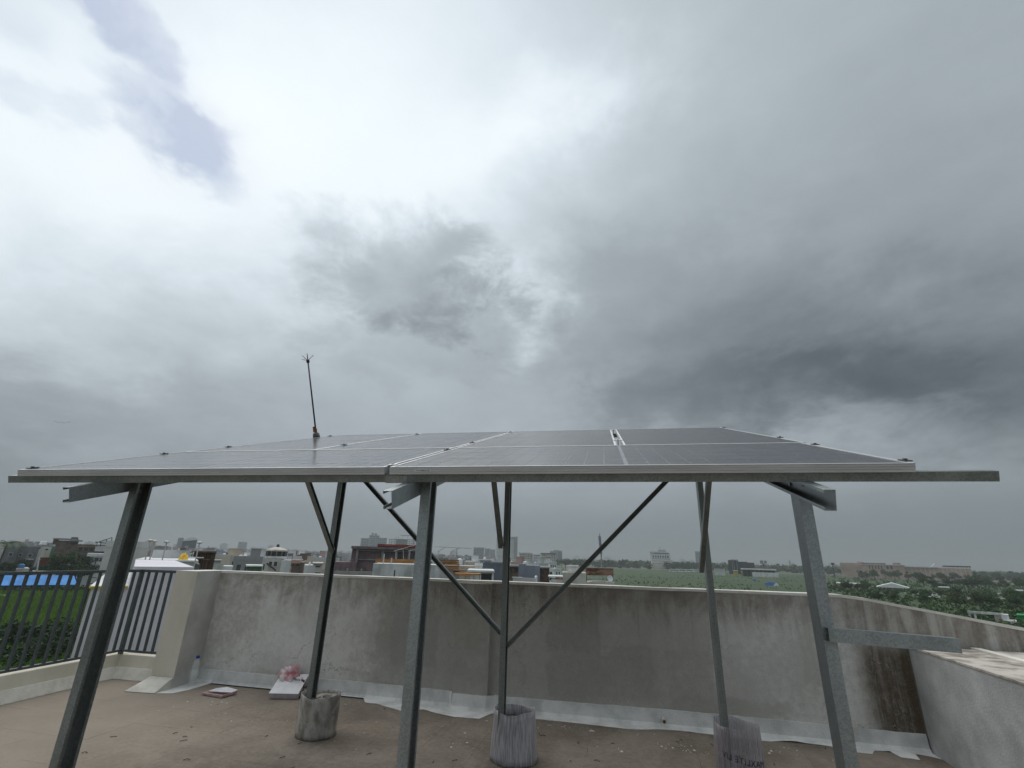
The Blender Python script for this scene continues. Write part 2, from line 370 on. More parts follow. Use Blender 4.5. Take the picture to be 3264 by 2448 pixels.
# ------------------------------------------------------------------ mesh helpers
class MB:
    def __init__(s): s.v = []; s.f = []; s.mi = []
    def add(s, vs, fs, mi=0):
        o = len(s.v); s.v += [tuple(q) for q in vs]; s.f += [tuple(i + o for i in f) for f in fs]; s.mi += [mi] * len(fs); return s
    def box(s, x0, x1, y0, y1, z0, z1, mi=0, M=None):
        vs = [Vector(q) for q in ((x0, y0, z0), (x1, y0, z0), (x1, y1, z0), (x0, y1, z0), (x0, y0, z1), (x1, y0, z1), (x1, y1, z1), (x0, y1, z1))]
        if M: vs = [M @ q for q in vs]
        return s.add(vs, [(0, 3, 2, 1), (4, 5, 6, 7), (0, 1, 5, 4), (1, 2, 6, 5), (2, 3, 7, 6), (3, 0, 4, 7)], mi)
    def prism(s, poly, a, b, M=None, mi=0):
        """2D polygon (x,z) extruded along local y from a to b"""
        n = len(poly); vs = [Vector((x, a, z)) for x, z in poly] + [Vector((x, b, z)) for x, z in poly]
        if M: vs = [M @ q for q in vs]
        fs = [(i, (i + 1) % n, n + (i + 1) % n, n + i) for i in range(n)] + [tuple(range(n))[::-1], tuple(range(n, 2 * n))]
        return s.add(vs, fs, mi)
    def rev(s, prof, n=16, M=None, mi=0, cap=True):
        vs = []; fs = []
        for r, z in prof:
            for i in range(n):
                a = 2 * math.pi * i / n; vs.append(Vector((r * math.cos(a), r * math.sin(a), z)))
        for k in range(len(prof) - 1):
            for i in range(n): fs.append((k * n + i, k * n + (i + 1) % n, (k + 1) * n + (i + 1) % n, (k + 1) * n + i))
        if cap: fs += [tuple(range(n))[::-1], tuple(range((len(prof) - 1) * n, len(prof) * n))]
        if M: vs = [M @ q for q in vs]
        return s.add(vs, fs, mi)
    def tube(s, pts, r, n=6, mi=0):
        pts = [Vector(p) for p in pts]; rs = r if isinstance(r, (list, tuple)) else [r] * len(pts)
        vs = []; fs = []
        for k, p in enumerate(pts):
            d = (pts[min(k + 1, len(pts) - 1)] - pts[max(k - 1, 0)]).normalized()
            a = d.orthogonal().normalized(); b = d.cross(a)
            for i in range(n):
                t = 2 * math.pi * i / n; vs.append(p + (a * math.cos(t) + b * math.sin(t)) * rs[k])
        for k in range(len(pts) - 1):
            for i in range(n): fs.append((k * n + i, k * n + (i + 1) % n, (k + 1) * n + (i + 1) % n, (k + 1) * n + i))
        fs += [tuple(range(n))[::-1], tuple(range((len(pts) - 1) * n, len(pts) * n))]
        return s.add(vs, fs, mi)
    def mesh(s, name, mats):
        me = bpy.data.meshes.new(name); me.from_pydata(s.v, [], s.f)
        for m in (mats if isinstance(mats, (list, tuple)) else [mats]): me.materials.append(MATS[m])
        if any(s.mi): me.polygons.foreach_set('material_index', s.mi)
        me.update(); return me
    def build(s, name, mats, parent=None, smooth=False, bevel=0):
        me = s.mesh(name, mats)
        if bevel:
            bm = bmesh.new(); bm.from_mesh(me); bmesh.ops.bevel(bm, geom=bm.edges[:], offset=bevel, segments=2, affect='EDGES', clamp_overlap=True); bm.to_mesh(me); bm.free()
        if smooth: me.polygons.foreach_set('use_smooth', [True] * len(me.polygons))
        return link(name, me, parent)
def link(name, me, parent=None):
    o = bpy.data.objects.new(name, me); col.objects.link(o)
    if parent: o.parent = parent
    return o
def tag(o, label=None, cat=None, group=None, kind=None):
    if label: o['label'] = label
    if cat: o['category'] = cat
    if group: o['group'] = group
    if kind: o['kind'] = kind
    return o
def thing(name, label, cat, loc=(0, 0, 0), rz=0, group=None):
    o = bpy.data.objects.new(name, None); col.objects.link(o); o.location = loc; o.rotation_euler = (0, 0, rz); o.empty_display_size = .2
    return tag(o, label, cat, group)
def dup(o, parent=None):
    c = o.copy(); col.objects.link(c)
    if parent: c.parent = parent
    for ch in o.children: dup(ch, c)
    return c
def cprof(w, h, t, lip, inner=True):
    """lipped C channel outline, web at x=0, opening to +x; w flange, h web height"""
    return [(0, 0), (w, 0), (w, lip), (w - t, lip), (w - t, t), (t, t), (t, h - t), (w - t, h - t), (w - t, h - lip), (w, h - lip), (w, h), (0, h)]
def along(p, q, up=(0, 0, 1)):
    """matrix whose local y runs p->q, local z close to up"""
    p, q = Vector(p), Vector(q); y = (q - p).normalized(); x = y.cross(Vector(up)).normalized(); z = x.cross(y)
    M = Matrix((x, y, z)).transposed().to_4x4(); M.translation = p
    return M, (q - p).length

# ================================================================== TERRACE
fl = MB().box(-6.9, 6.5, -6, 6.35, -.32, -.012).build('terrace_floor', 'screed')
tag(fl, kind='structure')
# screed panels, cut by scored joints into squares of about 0.475 m, turned 2 degrees
ang = R(-2.0); ux = Vector((math.cos(ang), math.sin(ang), 0)); uy = Vector((-math.sin(ang), math.cos(ang), 0)); o0 = Vector((-.245, 5.545, 0)); ps = .477
def panel_mesh(seed):
    rnd = random.Random(seed); bm = bmesh.new(); g = .0006; e = ps / 2 - g
    n = 7; top = []
    ring = []
    for sx, sy, ax, ay in ((-1, -1, 1, 0), (1, -1, 0, 1), (1, 1, -1, 0), (-1, 1, 0, -1)):
        for k in range(n):
            q = 2 * e * k / n; j = 0 if k == 0 else rnd.uniform(-.0012, .0012)
            ring.append((sx * e + ax * q + (ay != 0) * j, sy * e + ay * q + (ax != 0) * j))
    vb = [bm.verts.new((x, y, -.03)) for x, y in ring]; vt = [bm.verts.new((x, y, -.0006 + rnd.uniform(0, .0003))) for x, y in ring]
    vi = [bm.verts.new((x * .985, y * .985, .0)) for x, y in ring]
    N = len(ring)
    for i in range(N):
        j = (i + 1) % N
        bm.faces.new((vb[i], vb[j], vt[j], vt[i])); bm.faces.new((vt[i], vt[j], vi[j], vi[i]))
    bm.faces.new(vi)
    me = bpy.data.meshes.new('screed_panel'); bm.to_mesh(me); bm.free(); me.materials.append(MATS['screed']); return me
# the panels need world-space colour so the screed texture does not repeat
m, t, b = new_mat('screed_panel')
src = MATS['screed'].node_tree
MATS['screed_panel'] = MATS['screed'].copy(); MATS['screed_panel'].name = 'screed_panel_mat'
for n in MATS['screed_panel'].node_tree.nodes:
    if n.type == 'TEX_COORD':
        tr = MATS['screed_panel'].node_tree; g = tr.nodes.new('ShaderNodeNewGeometry')
        for l in list(n.outputs['Object'].links): tr.links.new(g.outputs['Position'], l.to_socket)
pm = []
for k in range(5):
    me = panel_mesh(k); me.materials.clear(); me.materials.append(MATS['screed_panel']); pm.append(me)
for i in range(-14, 12):
    for j in range(-6, 2):
        c = o0 + ux * (i + .5) * ps + uy * (j - .5) * ps
        if c.y > 6.1 or c.x < -6.5 or c.x > 4.2 or c.y < 2.6: continue
        o = link('screed_panel', random.choice(pm), fl); o.location = (c.x, c.y, random.uniform(-.0004, .0004)); o.rotation_euler = (0, 0, ang + random.choice((0, 1, 2, 3)) * math.pi / 2)

# ---- back parapet
def wy(x): return 6.12 - .029 * x
WT = 1.318
top_pts = [(2212 / K * 0 + 2655, 1906), (2760, 1915), (2951, 1951), (3098, 1982), (3264, 2014)]
def on_wall(x, y):
    d = ray(x, y); s = 6.12 / (d.y + .029 * d.x); return EYE + d * s
def wtop(x): return WT if x < 2.45 else WT - .158 * (x - 2.45)
par = thing('parapet_wall', 'long grey cement parapet wall with brown rain stains behind the panels', 'wall', (0, 0, 0))
xs = [-5.62 + .25 * i for i in range(48)]; xs = [x for x in xs if x < 6.0] + [6.0]
mb = MB(); th = .16
V = []; 
for x in xs: V += [(x, wy(x), 0), (x, wy(x), wtop(x)), (x, wy(x) + th, wtop(x)), (x, wy(x) + th, -.3)]
F = []
for i in range(len(xs) - 1):
    a, c = i * 4, i * 4 + 4
    for k in range(4): F.append((a + k, c + k, c + (k + 1) % 4, a + (k + 1) % 4))
F += [(3, 2, 1, 0), tuple(len(V) - 4 + k for k in range(4))]
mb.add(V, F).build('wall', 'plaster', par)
V = []
rr = random.Random(3)
for x in xs:
    z = wtop(x); j = rr.uniform(-.003, .004)
    V += [(x, wy(x) - .006 + j, z - .016 + j), (x, wy(x) - .004 + j, z + .012), (x, wy(x) + th + .006, z + .012 + j), (x, wy(x) + th + .006, z - .016)]
MB().add(V, F).build('coping', 'coping', par)
# shallow pilaster in the middle of the wall, joint strip near the corner
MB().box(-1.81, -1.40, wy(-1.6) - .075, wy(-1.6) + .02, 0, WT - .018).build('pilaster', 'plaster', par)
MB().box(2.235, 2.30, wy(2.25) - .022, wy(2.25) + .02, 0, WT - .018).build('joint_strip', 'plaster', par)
# pier at the railing end
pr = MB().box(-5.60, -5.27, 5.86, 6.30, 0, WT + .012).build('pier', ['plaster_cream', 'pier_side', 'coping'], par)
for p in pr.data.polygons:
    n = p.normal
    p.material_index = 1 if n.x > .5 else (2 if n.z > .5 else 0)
# white waterproofing fillet: floor edge traced from the photograph, laid on the floor and up the wall
def fl_pt(x, y): q = on_z(x, y, 0); return (q.x, q.y)
z6 = lambda x, y: fl_pt(600 + x / 3.687, 2050 + y / 3.687)
z2 = lambda x, y: fl_pt(1000 + x / 1.471, 1320 + y / 1.471)
z3 = lambda x, y: fl_pt(2250 + x / 4.02, 2200 + y / 4.02)
edge_pts = [z6(0, 555), z6(150, 510), z6(330, 455), z6(362, 393), z6(470, 430), z6(620, 443), z6(655, 393), z6(860, 450), z6(1000, 458), z6(1300, 490), z6(1560, 532), z6(1690, 517), z6(1795, 548), z6(1822, 530), z6(1900, 525), z6(2058, 560), z6(2075, 700), z6(2212, 715),
            z2(420, 1395), z2(515, 1385), z2(590, 1407), z2(660, 1420), z2(775, 1430), z2(835, 1404), z2(870, 1402), z2(1030, 1430), z2(1200, 1446), z2(1450, 1475), z2(1500, 1480), z2(1640, 1479), z2(1765, 1491), z3(700, 650), z3(830, 660), z3(1000, 652), z3(1150, 655), z3(1300, 682), z3(1600, 722)]
edge_pts = [(-5.27, 5.64), (-5.1, 5.70)] + [q for q in edge_pts if q[0] > -5.05] + [(2.1, 5.83), (2.3, 5.82), (2.36, 5.93), (2.5, 5.95), (2.52, 5.80), (2.66, 5.78), (2.7, 5.93), (2.8, 5.9), (2.87, 5.85)]
e2 = [edge_pts[0]]
for q in edge_pts[1:]:
    if q[0] > e2[-1][0] + .004: e2.append(q)
V = []; F = []
fine = []
for a, c in zip(e2, e2[1:]):
    n = max(1, int((c[0] - a[0]) / .05))
    for k in range(n):
        f = k / n; fine.append((a[0] + (c[0] - a[0]) * f, a[1] + (c[1] - a[1]) * f + rr.uniform(-.006, .006)))
fine.append(e2[-1])
for x, y in fine:
    wf = wy(x) - (.077 if -1.83 < x < -1.38 else .002)
    y = min(y, wf - .03); zt = .148 + .006 * math.sin(x * 1.7) + rr.uniform(-.003, .003); pr_ = wf - y
    V += [(x, y, .001), (x, y, .0035), (x, wf - min(.045, pr_ * .6), .006), (x, wf - min(.02, pr_ * .35), .03), (x, wf - .004, zt), (x, wf + .01, zt), (x, wf + .01, .001)]
n = 7
for i in range(len(fine) - 1):
    for k in range(n): F.append((i * n + k, (i + 1) * n + k, (i + 1) * n + (k + 1) % n, i * n + (k + 1) % n))
F += [tuple(range(n))[::-1], tuple(len(V) - n + k for k in range(n))]
tag(MB().add(V, F).build('base_fillet', 'fillet', par), 'white cement fillet with a ragged edge along the wall foot')
# skirt round the pier
V = [(-5.66, 5.60, .003), (-5.27, 5.63, .003), (-5.27, 5.855, .003), (-5.60, 5.855, .003), (-5.58, 5.852, .12), (-5.275, 5.852, .12), (-5.66, 5.60, .008), (-5.27, 5.63, .008)]
MB().add(V, [(0, 1, 7, 6), (6, 7, 5, 4), (0, 6, 4, 3), (1, 2, 5, 7), (2, 3, 4, 5), (0, 3, 2, 1)]).build('base_fillet', 'fillet_cream', par)
# weep pipe low in the wall
q = on_wall(2114, 2290)
dp = MB().tube([(q.x, wy(q.x) + .02, .075), (q.x, wy(q.x) - .11, .07)], [.02, .02], 12).build('weep_pipe', 'drain_pipe', par)
MB().tube([(q.x, wy(q.x) - .1, .070), (q.x, wy(q.x) - .114, .07)], [.014, .014], 10).build('pipe_mouth', 'rust_hole', dp)

# ---- low block with a wide ledge on the right
lb = thing('low_wall', 'smooth grey plastered low wall with a wide pale ledge at the right edge', 'wall', (2.885, wy(2.885), 0), R(-4.0))
L = 5.2
blk = MB().box(0, 2.2, -L, 0 - .004, 0, .872).build('block', 'plaster_grey', lb)
MB().box(-.006, 2.2, -L, -.006, .872, .888).build('ledge', 'ledge', lb)
MB().box(.52, .60, -L, -.006, .888, .905).build('ledge_ridge', 'coping', lb)

# ---- railing with its curb on the left
cu = thing('railing_curb', 'low cream cement curb under the green-grey railing', 'curb', (0, 0, 0))
KX, KY = -6.48, 6.2
MB().prism([(-.16, 0), (.085, 0), (.05, .14), (.02, .255), (-.16, .255)], -4, KY + .12, Matrix.Translation((KX, 0, 0))).build('curb', 'plaster_cream', cu)
Mx = Matrix.Translation((0, KY, 0)) @ Matrix.Rotation(-math.pi / 2, 4, 'Z')
MB().prism([(-.12, 0), (.085, 0), (.05, .13), (.02, .25), (-.12, .25)], KX - .1, -5.6, Mx).build('curb', 'plaster_cream', cu)
MB().prism([(.0, 0), (.15, 0), (.15, .006), (.088, .12), (.0, .12)], -4, KY - .1, Matrix.Translation((KX, 0, .002))).build('base_fillet', 'fillet_cream', cu)
MB().prism([(.0, 0), (.16, 0), (.16, .006), (.088, .12), (.0, .12)], KX + .05, -5.602, Matrix.Translation((0, KY, .002)) @ Matrix.Rotation(-math.pi / 2, 4, 'Z')).build('base_fillet', 'fillet_cream', cu)
ra = thing('railing', 'dark green-grey painted steel railing of upright bars at the terrace corner', 'railing', (0, 0, 0))
RT = 1.30
MB().box(KX - .024, KX + .024, -2, KY + .024, RT - .022, RT + .012).build('top_rail', 'rail_paint', ra, bevel=.004)
MB().box(KX + .026, -5.602, KY - .024, KY + .024, RT - .022, RT + .012).build('top_rail', 'rail_paint', ra, bevel=.004)
MB().box(KX - .02, KX + .02, -2, KY + .02, .285, .312).build('bottom_rail', 'rail_paint', ra)
MB().box(KX + .022, -5.602, KY - .02, KY + .02, .285, .312).build('bottom_rail', 'rail_paint', ra)
bar = MB().box(-.013, .013, -.013, .013, .312, RT - .022).mesh('baluster', 'rail_paint')
y = KY - .115
while y > -1.9:
    o = link('baluster', bar, ra); o.location = (KX, y, 0); y -= .122
x = KX + .12
while x < -5.63:
    o = link('baluster', bar, ra); o.location = (x, KY, 0); x += .122
post = MB().box(-.022, .022, -.022, .022, .25, RT - .022).mesh('railing_post', 'rail_paint')
for xx, yy in ((KX, KY), (KX, KY - 1.9), (KX, KY - 3.8)):
    o = link('railing_post', post, ra); o.location = (xx, yy, 0)

# ================================================================== SOLAR ARRAY
T = R(17.158); e2v = Vector((0, math.cos(T), math.sin(T))); nv = Vector((0, -math.sin(T), math.cos(T)))
O = Vector((-1.0639, 2.2121, .40407 + 1.6))
def ap(x, s, n=0): return O + Vector((x, 0, 0)) + e2v * s + nv * n     # x from the middle gap, s up the slope, n out of the plane
AM = Matrix((Vector((1, 0, 0)), e2v, nv)).transposed()
PW, PL = 1.134, 2.278
def make_panel(wet, label, seams=True):
    root = thing('solar_panel', label, 'solar panel', group='solar panels on the frame')
    fr = MB(); fw = .011
    # ribbed extruded frame: each side has a stepped outer face
    fw = .014
    prof = [(0, -.035), (.0, -.026), (.0022, -.0255), (.0022, -.0235), (0, -.023), (0, -.015), (.0022, -.0145), (.0022, -.0125), (0, -.012), (0, -.004), (.0022, -.0035), (.0022, -.002), (0, -.0015), (0, .0015), (fw, .0015), (fw, -.0062), (.004, -.007), (.004, -.032), (.03, -.032), (.03, -.035)]
    for (a, b_, L_) in (((-PL / 2, -PW / 2), (1, 0), PL), ((PL / 2, PW / 2), (-1, 0), PL), ((PL / 2, -PW / 2), (0, 1), PW), ((-PL / 2, PW / 2), (0, -1), PW)):
        d = Vector((b_[0], b_[1], 0)); nrm = Vector((-d.y, d.x, 0))
        M = Matrix((nrm, d, Vector((0, 0, 1)))).transposed().to_4x4(); M.translation = Vector((a[0], a[1], 0))
        inset = .0 if b_[0] else .0112
        fr.prism(prof, inset, L_ - inset, M)
    fr.build('frame', 'aluminium', root)
    gl = MB().box(-PL / 2 + .0112, PL / 2 - .0112, -PW / 2 + .0112, PW / 2 - .0112, -.006, -.0012).build('glass_sheet', 'sheet_wet' if wet else 'sheet_dry', root)
    cw, ch, g = .0895, .1815, .003
    c = .008
    poly = [(-cw / 2 + c, -ch / 2), (cw / 2 - c, -ch / 2), (cw / 2, -ch / 2 + c), (cw / 2, ch / 2 - c), (cw / 2 - c, ch / 2), (-cw / 2 + c, ch / 2), (-cw / 2, ch / 2 - c), (-cw / 2, -ch / 2 + c)]
    key = 'cell_wet' if wet else 'cell_dry'
    if key not in CELL:
        V = [(x, y, -.0014) for x, y in poly] + [(x, y, -.0006) for x, y in poly]
        CELL[key] = MB().add(V, [tuple(range(8))[::-1], tuple(range(8, 16))] + [(i, (i + 1) % 8, 8 + (i + 1) % 8, 8 + i) for i in range(8)]).mesh('cell', key)
    for i in range(24):
        x = (i - 11.5) * (cw + g) + (-.008 if i < 12 else .008)
        for j in range(6):
            o = link('cell', CELL[key], gl); o.location = (x, (j - 2.5) * (ch + g), 0)
    return root
CELL = {}
def put(root, x, s, portrait):
    M = AM.to_4x4()
    if portrait: M = M @ Matrix.Rotation(math.pi / 2, 4, 'Z')
    M.translation = ap(x, s); root.matrix_world = M
    root.location = M.to_translation(); root.rotation_euler = M.to_euler()
pl_l = make_panel(True, 'wet solar panel lying lengthwise at the front left of the array')
put(pl_l, -.008 - PL / 2, PW / 2, False)
pl_r = make_panel(False, 'solar panel lying lengthwise at the front right with a sticker on its frame')
put(pl_r, .008 + PL / 2 + .012, PW / 2, False)
st = MB().box(-PL / 2 + .13, -PL / 2 + .215, -PW / 2 - .0012, -PW / 2 + .0005, -.0225, -.0125).build('sticker', 'white_card', pl_r)
mb = MB(); rr = random.Random(5)
for k in range(11):
    x = -PL / 2 + .14 + k * .006; mb.box(x, x + rr.uniform(.002, .0045), -PW / 2 - .0018, -PW / 2 - .0012, -.0195 + rr.uniform(0, .002), -.0155)
mb.build('print_marks', 'ink', st)
S2 = PW + .014 + PL / 2
for x, wet, lab in ((-.008 - PL / 2 - .012 - PW / 2 + PW / 2 - .567, True, 'wet solar panel standing upright at the back left beside the lightning rod'),
                    (-.010 - PW / 2, True, 'wet upright solar panel at the back, just left of the middle gap'),
                    (.010 + PW / 2, False, 'upright solar panel at the back, between the middle gap and the wide gap'),
                    (.010 + PW + .048 + PW / 2, False, 'upright solar panel at the back right corner of the array')):
    p = make_panel(wet, lab); 
    if 'back left' in lab: x = -.010 - PW - .014 - PW / 2
    put(p, x, S2, True)

# ---- steel mounting frame
ms = thing('mounting_frame', 'galvanised steel mounting frame of posts, rafters and braces carrying the panels', 'frame', (0, 0, 0))
# purlins: 41 mm channels across the slope, open side down
pp = [(0, 0), (.007, 0), (.007, .002), (.002, .002), (.002, .039), (.039, .039), (.039, .002), (.034, .002), (.034, 0), (.041, 0), (.041, .041), (0, .041)]
def purlin(s, x0, x1, name='purlin', mat='galvanised_dull', w=1.0, off=0):
    a = ap(x0, s, -.0765 - off); c = ap(x1, s, -.0765 - off)
    M, ln = along(a, c, nv); return MB().prism([(x * w, z) for x, z in pp], 0, ln, M).build(name, mat, ms)
purlin(.062, -2.385, .085); purlin(.062, .0855, 2.60)
for s in (.92, 1.60, 3.28): purlin(s, -2.45, 2.46)
# splice sleeve under the front purlin beside the middle gap
MB().box(-.045, .045, -.0005, .0455, -.004, .043, 0, None)
M, ln = along(ap(-.01, .064, -.0805), ap(.105, .064, -.0805), nv)
MB().box(-.003, .045, 0, ln, 0, .036, 0, M).build('splice_sleeve', 'galvanised', ms)
# rafters: lipped channel 40 x 80, web on the right, opening to the left
def rafter(x0, y0, x1, y1):
    def p(x, y): s = (y - O.y) / math.cos(T); return ap(x - O.x, s, -.0770 - .08) 
    a = p(x0, y0); c = p(x1, y1)
    M, ln = along(a, c, nv)
    return MB().prism([(-x, z) for x, z in cprof(.042, .080, .0025, .013)], 0, ln, M).build('rafter', 'galvanised', ms)
RA = {'L': (-2.800, 2.085, -2.86, 5.42), 'M': (-.930, 2.00, -.995, 5.42), 'R': (.862, 2.045, .862, 5.42)}
for k in 'LMR': rafter(*RA[k])
def rafx(k, y): x0, y0, x1, y1 = RA[k]; return x0 + (x1 - x0) * (y - y0) / (y1 - y0)
def rafz(y, n=-.077): return ap(0, (y - O.y) / math.cos(T), n).z
POSTS = {'FL': ('L', 2.50), 'FM': ('M', 2.43), 'FR': ('R', 2.50), 'BL': ('L', 4.86), 'BM': ('M', 4.76), 'BR': ('R', 4.98)}
PX = {}
for k, (rk, y) in POSTS.items():
    x = rafx(rk, y) + .002; PX[k] = (x, y)
    zt = rafz(y) - .006
    V = [(a, b_) for a, b_ in cprof(.05, .10, .003, .016)]
    M = Matrix.Translation((x, y - .05, 0)) @ Matrix(((1, 0, 0, 0), (0, 0, 1, 0), (0, 1, 0, 0), (0, 0, 0, 1)))
    z0 = .006 if k[0] == 'F' else .1
    po = MB().prism(V, z0, zt, M).build('post', 'galvanised_dull' if k in ('FL', 'BL', 'BM', 'BR') else 'galvanised', ms)
    for zz in (zt - .05, zt - .09):
        MB().tube([(x - .012, y + .01, zz), (x + .012, y + .01, zz)], .009, 6).build('bolt', 'galvanised', po)
    if k[0] == 'F': MB().box(x - .06, x + .11, y - .11, y + .11, 0, .008).build('base_plate', 'galvanised_dull', po)
# V brace on the middle back post, in the plane of the back posts
def strut(a, c, name='brace', up=(0, -1, 0), w=.041, mat='galvanised_dull'):
    dirn = (Vector(c) - Vector(a)).normalized(); M, ln = along(a, c, Vector(up).cross(dirn)); return MB().prism([(x - w / 2, z - w / 2) for x, z in cprof(w, w, .003, .008)], 0, ln, M).build(name, mat, ms)
bx, by = PX['BM']
strut((bx + .05, by - .01, on_y(1620, 2050, by).z - .03), (rafx('R', by) - .03, by - .01, rafz(by) - .13))
strut((bx - .003, by - .01, on_y(1592, 2010, by).z - .02), (rafx('L', by) + .06, by - .01, rafz(by) - .13))
# knee braces from the back posts forward to the rafters
for k, lo, hi, dx in (('BL', (1044, 1757), (986, 1545), .06), ('BM', (1592, 1744), (1575, 1545), -.02), ('BR', (2236, 1820), (2258, 1545), -.045)):
    x, y = PX[k]; X = x + dx
    a = on_x(lo[0], lo[1], X - .0) ; 
    a = Vector((X, y - .055, on_y(lo[0], lo[1], y - .055).z)); 
    c = Vector((X, y - .95, 0)); c.z = rafz(c.y) - .05
    # aim the upper end along the photographed edge
    best = None
    for q in range(20, 160):
        yy = y - q * .01; zz = rafz(yy) - .06; 
        d = Vector((X, yy, zz)) - a; tpos = a + d * .75
        rel = tpos - EYE; u_ = (1106 + FPX * rel.dot(RGT) / rel.dot(FWD)) / K; v_ = (829.5 - FPX * rel.dot(UPV) / rel.dot(FWD)) / K
        f_ = (v_ - lo[1]) / (hi[1] - lo[1]); xe = lo[0] + (hi[0] - lo[0]) * f_
        er = abs(u_ - xe)
        if best is None or er < best[0]: best = (er, Vector((X, yy, zz)))
    strut(a, best[1], 'knee_brace', (1, 0, 0), .041)
# loose horizontal channel bolted to the front right post
fx, fy = PX['FR']
a = Vector((fx + .012, fy - .085, on_y(2632, 2001, fy - .085).z)); c = on_y(3058, 2036, fy - .075)
M, ln = along(a, c, (0, 0, 1))
MB().prism([(-x, z - .052) for x, z in cprof(.041, .052, .0025, .012)], 0, ln, M).build('side_channel', 'galvanised', ms)
# clamps on the gaps and edges, bolts under the front purlin
def clamp(x, s, w=.03, dark=True, l=.05):
    M = AM.to_4x4(); M.translation = ap(x, s)
    return MB().box(-w / 2, w / 2, -l / 2, l / 2, .0018, .0065, 0, M).box(-.006, .006, -.006, .006, .0065, .012, 0, M).box(-.004, .004, -.012, .012, -.034, .0018, 0, M).build('clamp', 'dark_clamp' if dark else 'aluminium', ms)
for s in (.075, .95): clamp(-PL - .008, s, .032); clamp(.004, s, .036, s > .5); clamp(PL + .024, s, .03)
for s in (1.61, 3.27):
    clamp(-2 * PW - .026, s, .032); clamp(-PW - .017, s, .036); clamp(0, s, .036); clamp(PW + .034, s, .07, False); clamp(2 * PW + .06, s, .03)
for k in 'LMR':
    x = rafx(k, 2.28); 
    q = ap(x - O.x - .02, .082, -.077)
    MB().tube([q, q - nv * .03], .006, 6).build('bolt', 'galvanised', ms)
    MB().tube([q - nv * .004, q - nv * .012], .011, 6).build('bolt', 'galvanised', ms)
# steel strip seen inside the wide gap
q0, q1 = ap(PW + .034, 1.2, -.06), ap(PW + .034, 3.38, -.06)
# ---- lightning rod on the back left corner
lx, ly = -3.40, 5.14
lz = rafz(ly, .0)
lr_tip = on_y(979, 1107, ly); lr_ang = math.atan2(lr_tip.x - lx, lr_tip.z - lz)
lr = thing('lightning_rod', 'thin dark lightning rod with a three-pronged tip behind the left panels', 'lightning rod', (lx, ly, lz - .036))
lr.rotation_euler = (0, lr_ang, 0)
MB().rev([(.045, 0), (.046, .01), (.036, .085), (.03, .088)], 14).build('base_block', 'black_plastic', lr, True)
MB().box(-.012, .012, -.012, .012, .088, .15).box(-.03, -.012, -.008, .008, .11, .18).build('clamp_block', 'rust_hole', lr)
hgt = 1.10
MB().tube([(0, 0, .08), (0, 0, hgt)], [.0095, .0095], 8).build('rod', 'black_metal', lr, True)
hb = MB().rev([(.012, hgt - .03), (.02, hgt - .025), (.02, hgt + .0), (.01, hgt + .012)], 10).build('tip_hub', 'black_metal', lr)
MB().tube([(0, 0, hgt), (0, 0, hgt + .045), (0, 0, hgt + .11)], [.007, .0065, .003], 6).build('prong', 'black_metal', lr)
for a in (R(0), R(180), R(250)):
    MB().tube([(0, 0, hgt), (math.cos(a) * .085, math.sin(a) * .085, hgt + .052)], [.0045, .0025], 5).build('prong', 'black_metal', lr)

# ---- footings: concrete poured into sleeves of plastic sheet round the back posts
def footing(k, dx, dy, r0, r1, h, mat, label, open_top, seed):
    x, y = PX[k]; rd = random.Random(seed)
    root = thing('footing', label, 'footing', (x + dx, y + dy, 0), 0, 'concrete post footings')
    n = 48; V = []; F = []; rows = 9
    wob = [rd.uniform(-.006, .006) for _ in range(n)]
    for j in range(rows):
        f = j / (rows - 1)
        for i in range(n):
            a = 2 * math.pi * i / n; rr_ = r0 + (r1 - r0) * f + .0012 * math.sin(a * 11 + seed) + wob[i] * .10 * (.3 + f) + .005 * math.sin(2 * a + seed) + .003 * math.sin(5 * a + 2 * seed) 
            V.append((rr_ * math.cos(a), rr_ * math.sin(a), .004 + (h + .012 * math.sin(a * 2 + seed) + .004 * math.sin(5 * a)) * f))
    for j in range(rows - 1):
        for i in range(n): F.append((j * n + i, j * n + (i + 1) % n, (j + 1) * n + (i + 1) % n, (j + 1) * n + i))
    sl = MB().add(V, F).build('plastic_sleeve', mat, root, True)
    so = sl.modifiers.new('thickness', 'SOLIDIFY'); so.thickness = .003
    hc = h - open_top; V = []; F = []
    for j in range(5):
        rr_ = (r0 + (r1 - r0) * .8 - .012) * (1 if j < 2 else (1 - (j - 1) * .25))
        for i in range(24):
            a = 2 * math.pi * i / 24; V.append((rr_ * math.cos(a), rr_ * math.sin(a), .003 if j == 0 else hc + rd.uniform(-.012, .012)))
    for j in range(4):
        for i in range(24): F.append((j * 24 + i, j * 24 + (i + 1) % 24, (j + 1) * 24 + (i + 1) % 24, (j + 1) * 24 + i))
    F.append(tuple(range(96, 120)))
    MB().add(V, F).build('concrete_fill', 'concrete', root)
    return root
footing('BL', .10, .05, .176, .178, .335, 'plastic_grey', 'rough grey concrete footing in a dirty plastic sleeve, leftmost of the three', .035, 1)
footing('BM', .125, .08, .20, .172, .36, 'plastic_lilac', 'lilac-grey plastic sleeved footing under the middle back post', .09, 2)
f3 = footing('BR', .13, .06, .19, .175, .35, 'plastic_clear', 'see-through plastic sleeved footing printed with reversed lettering at the right back post', .24, 3)
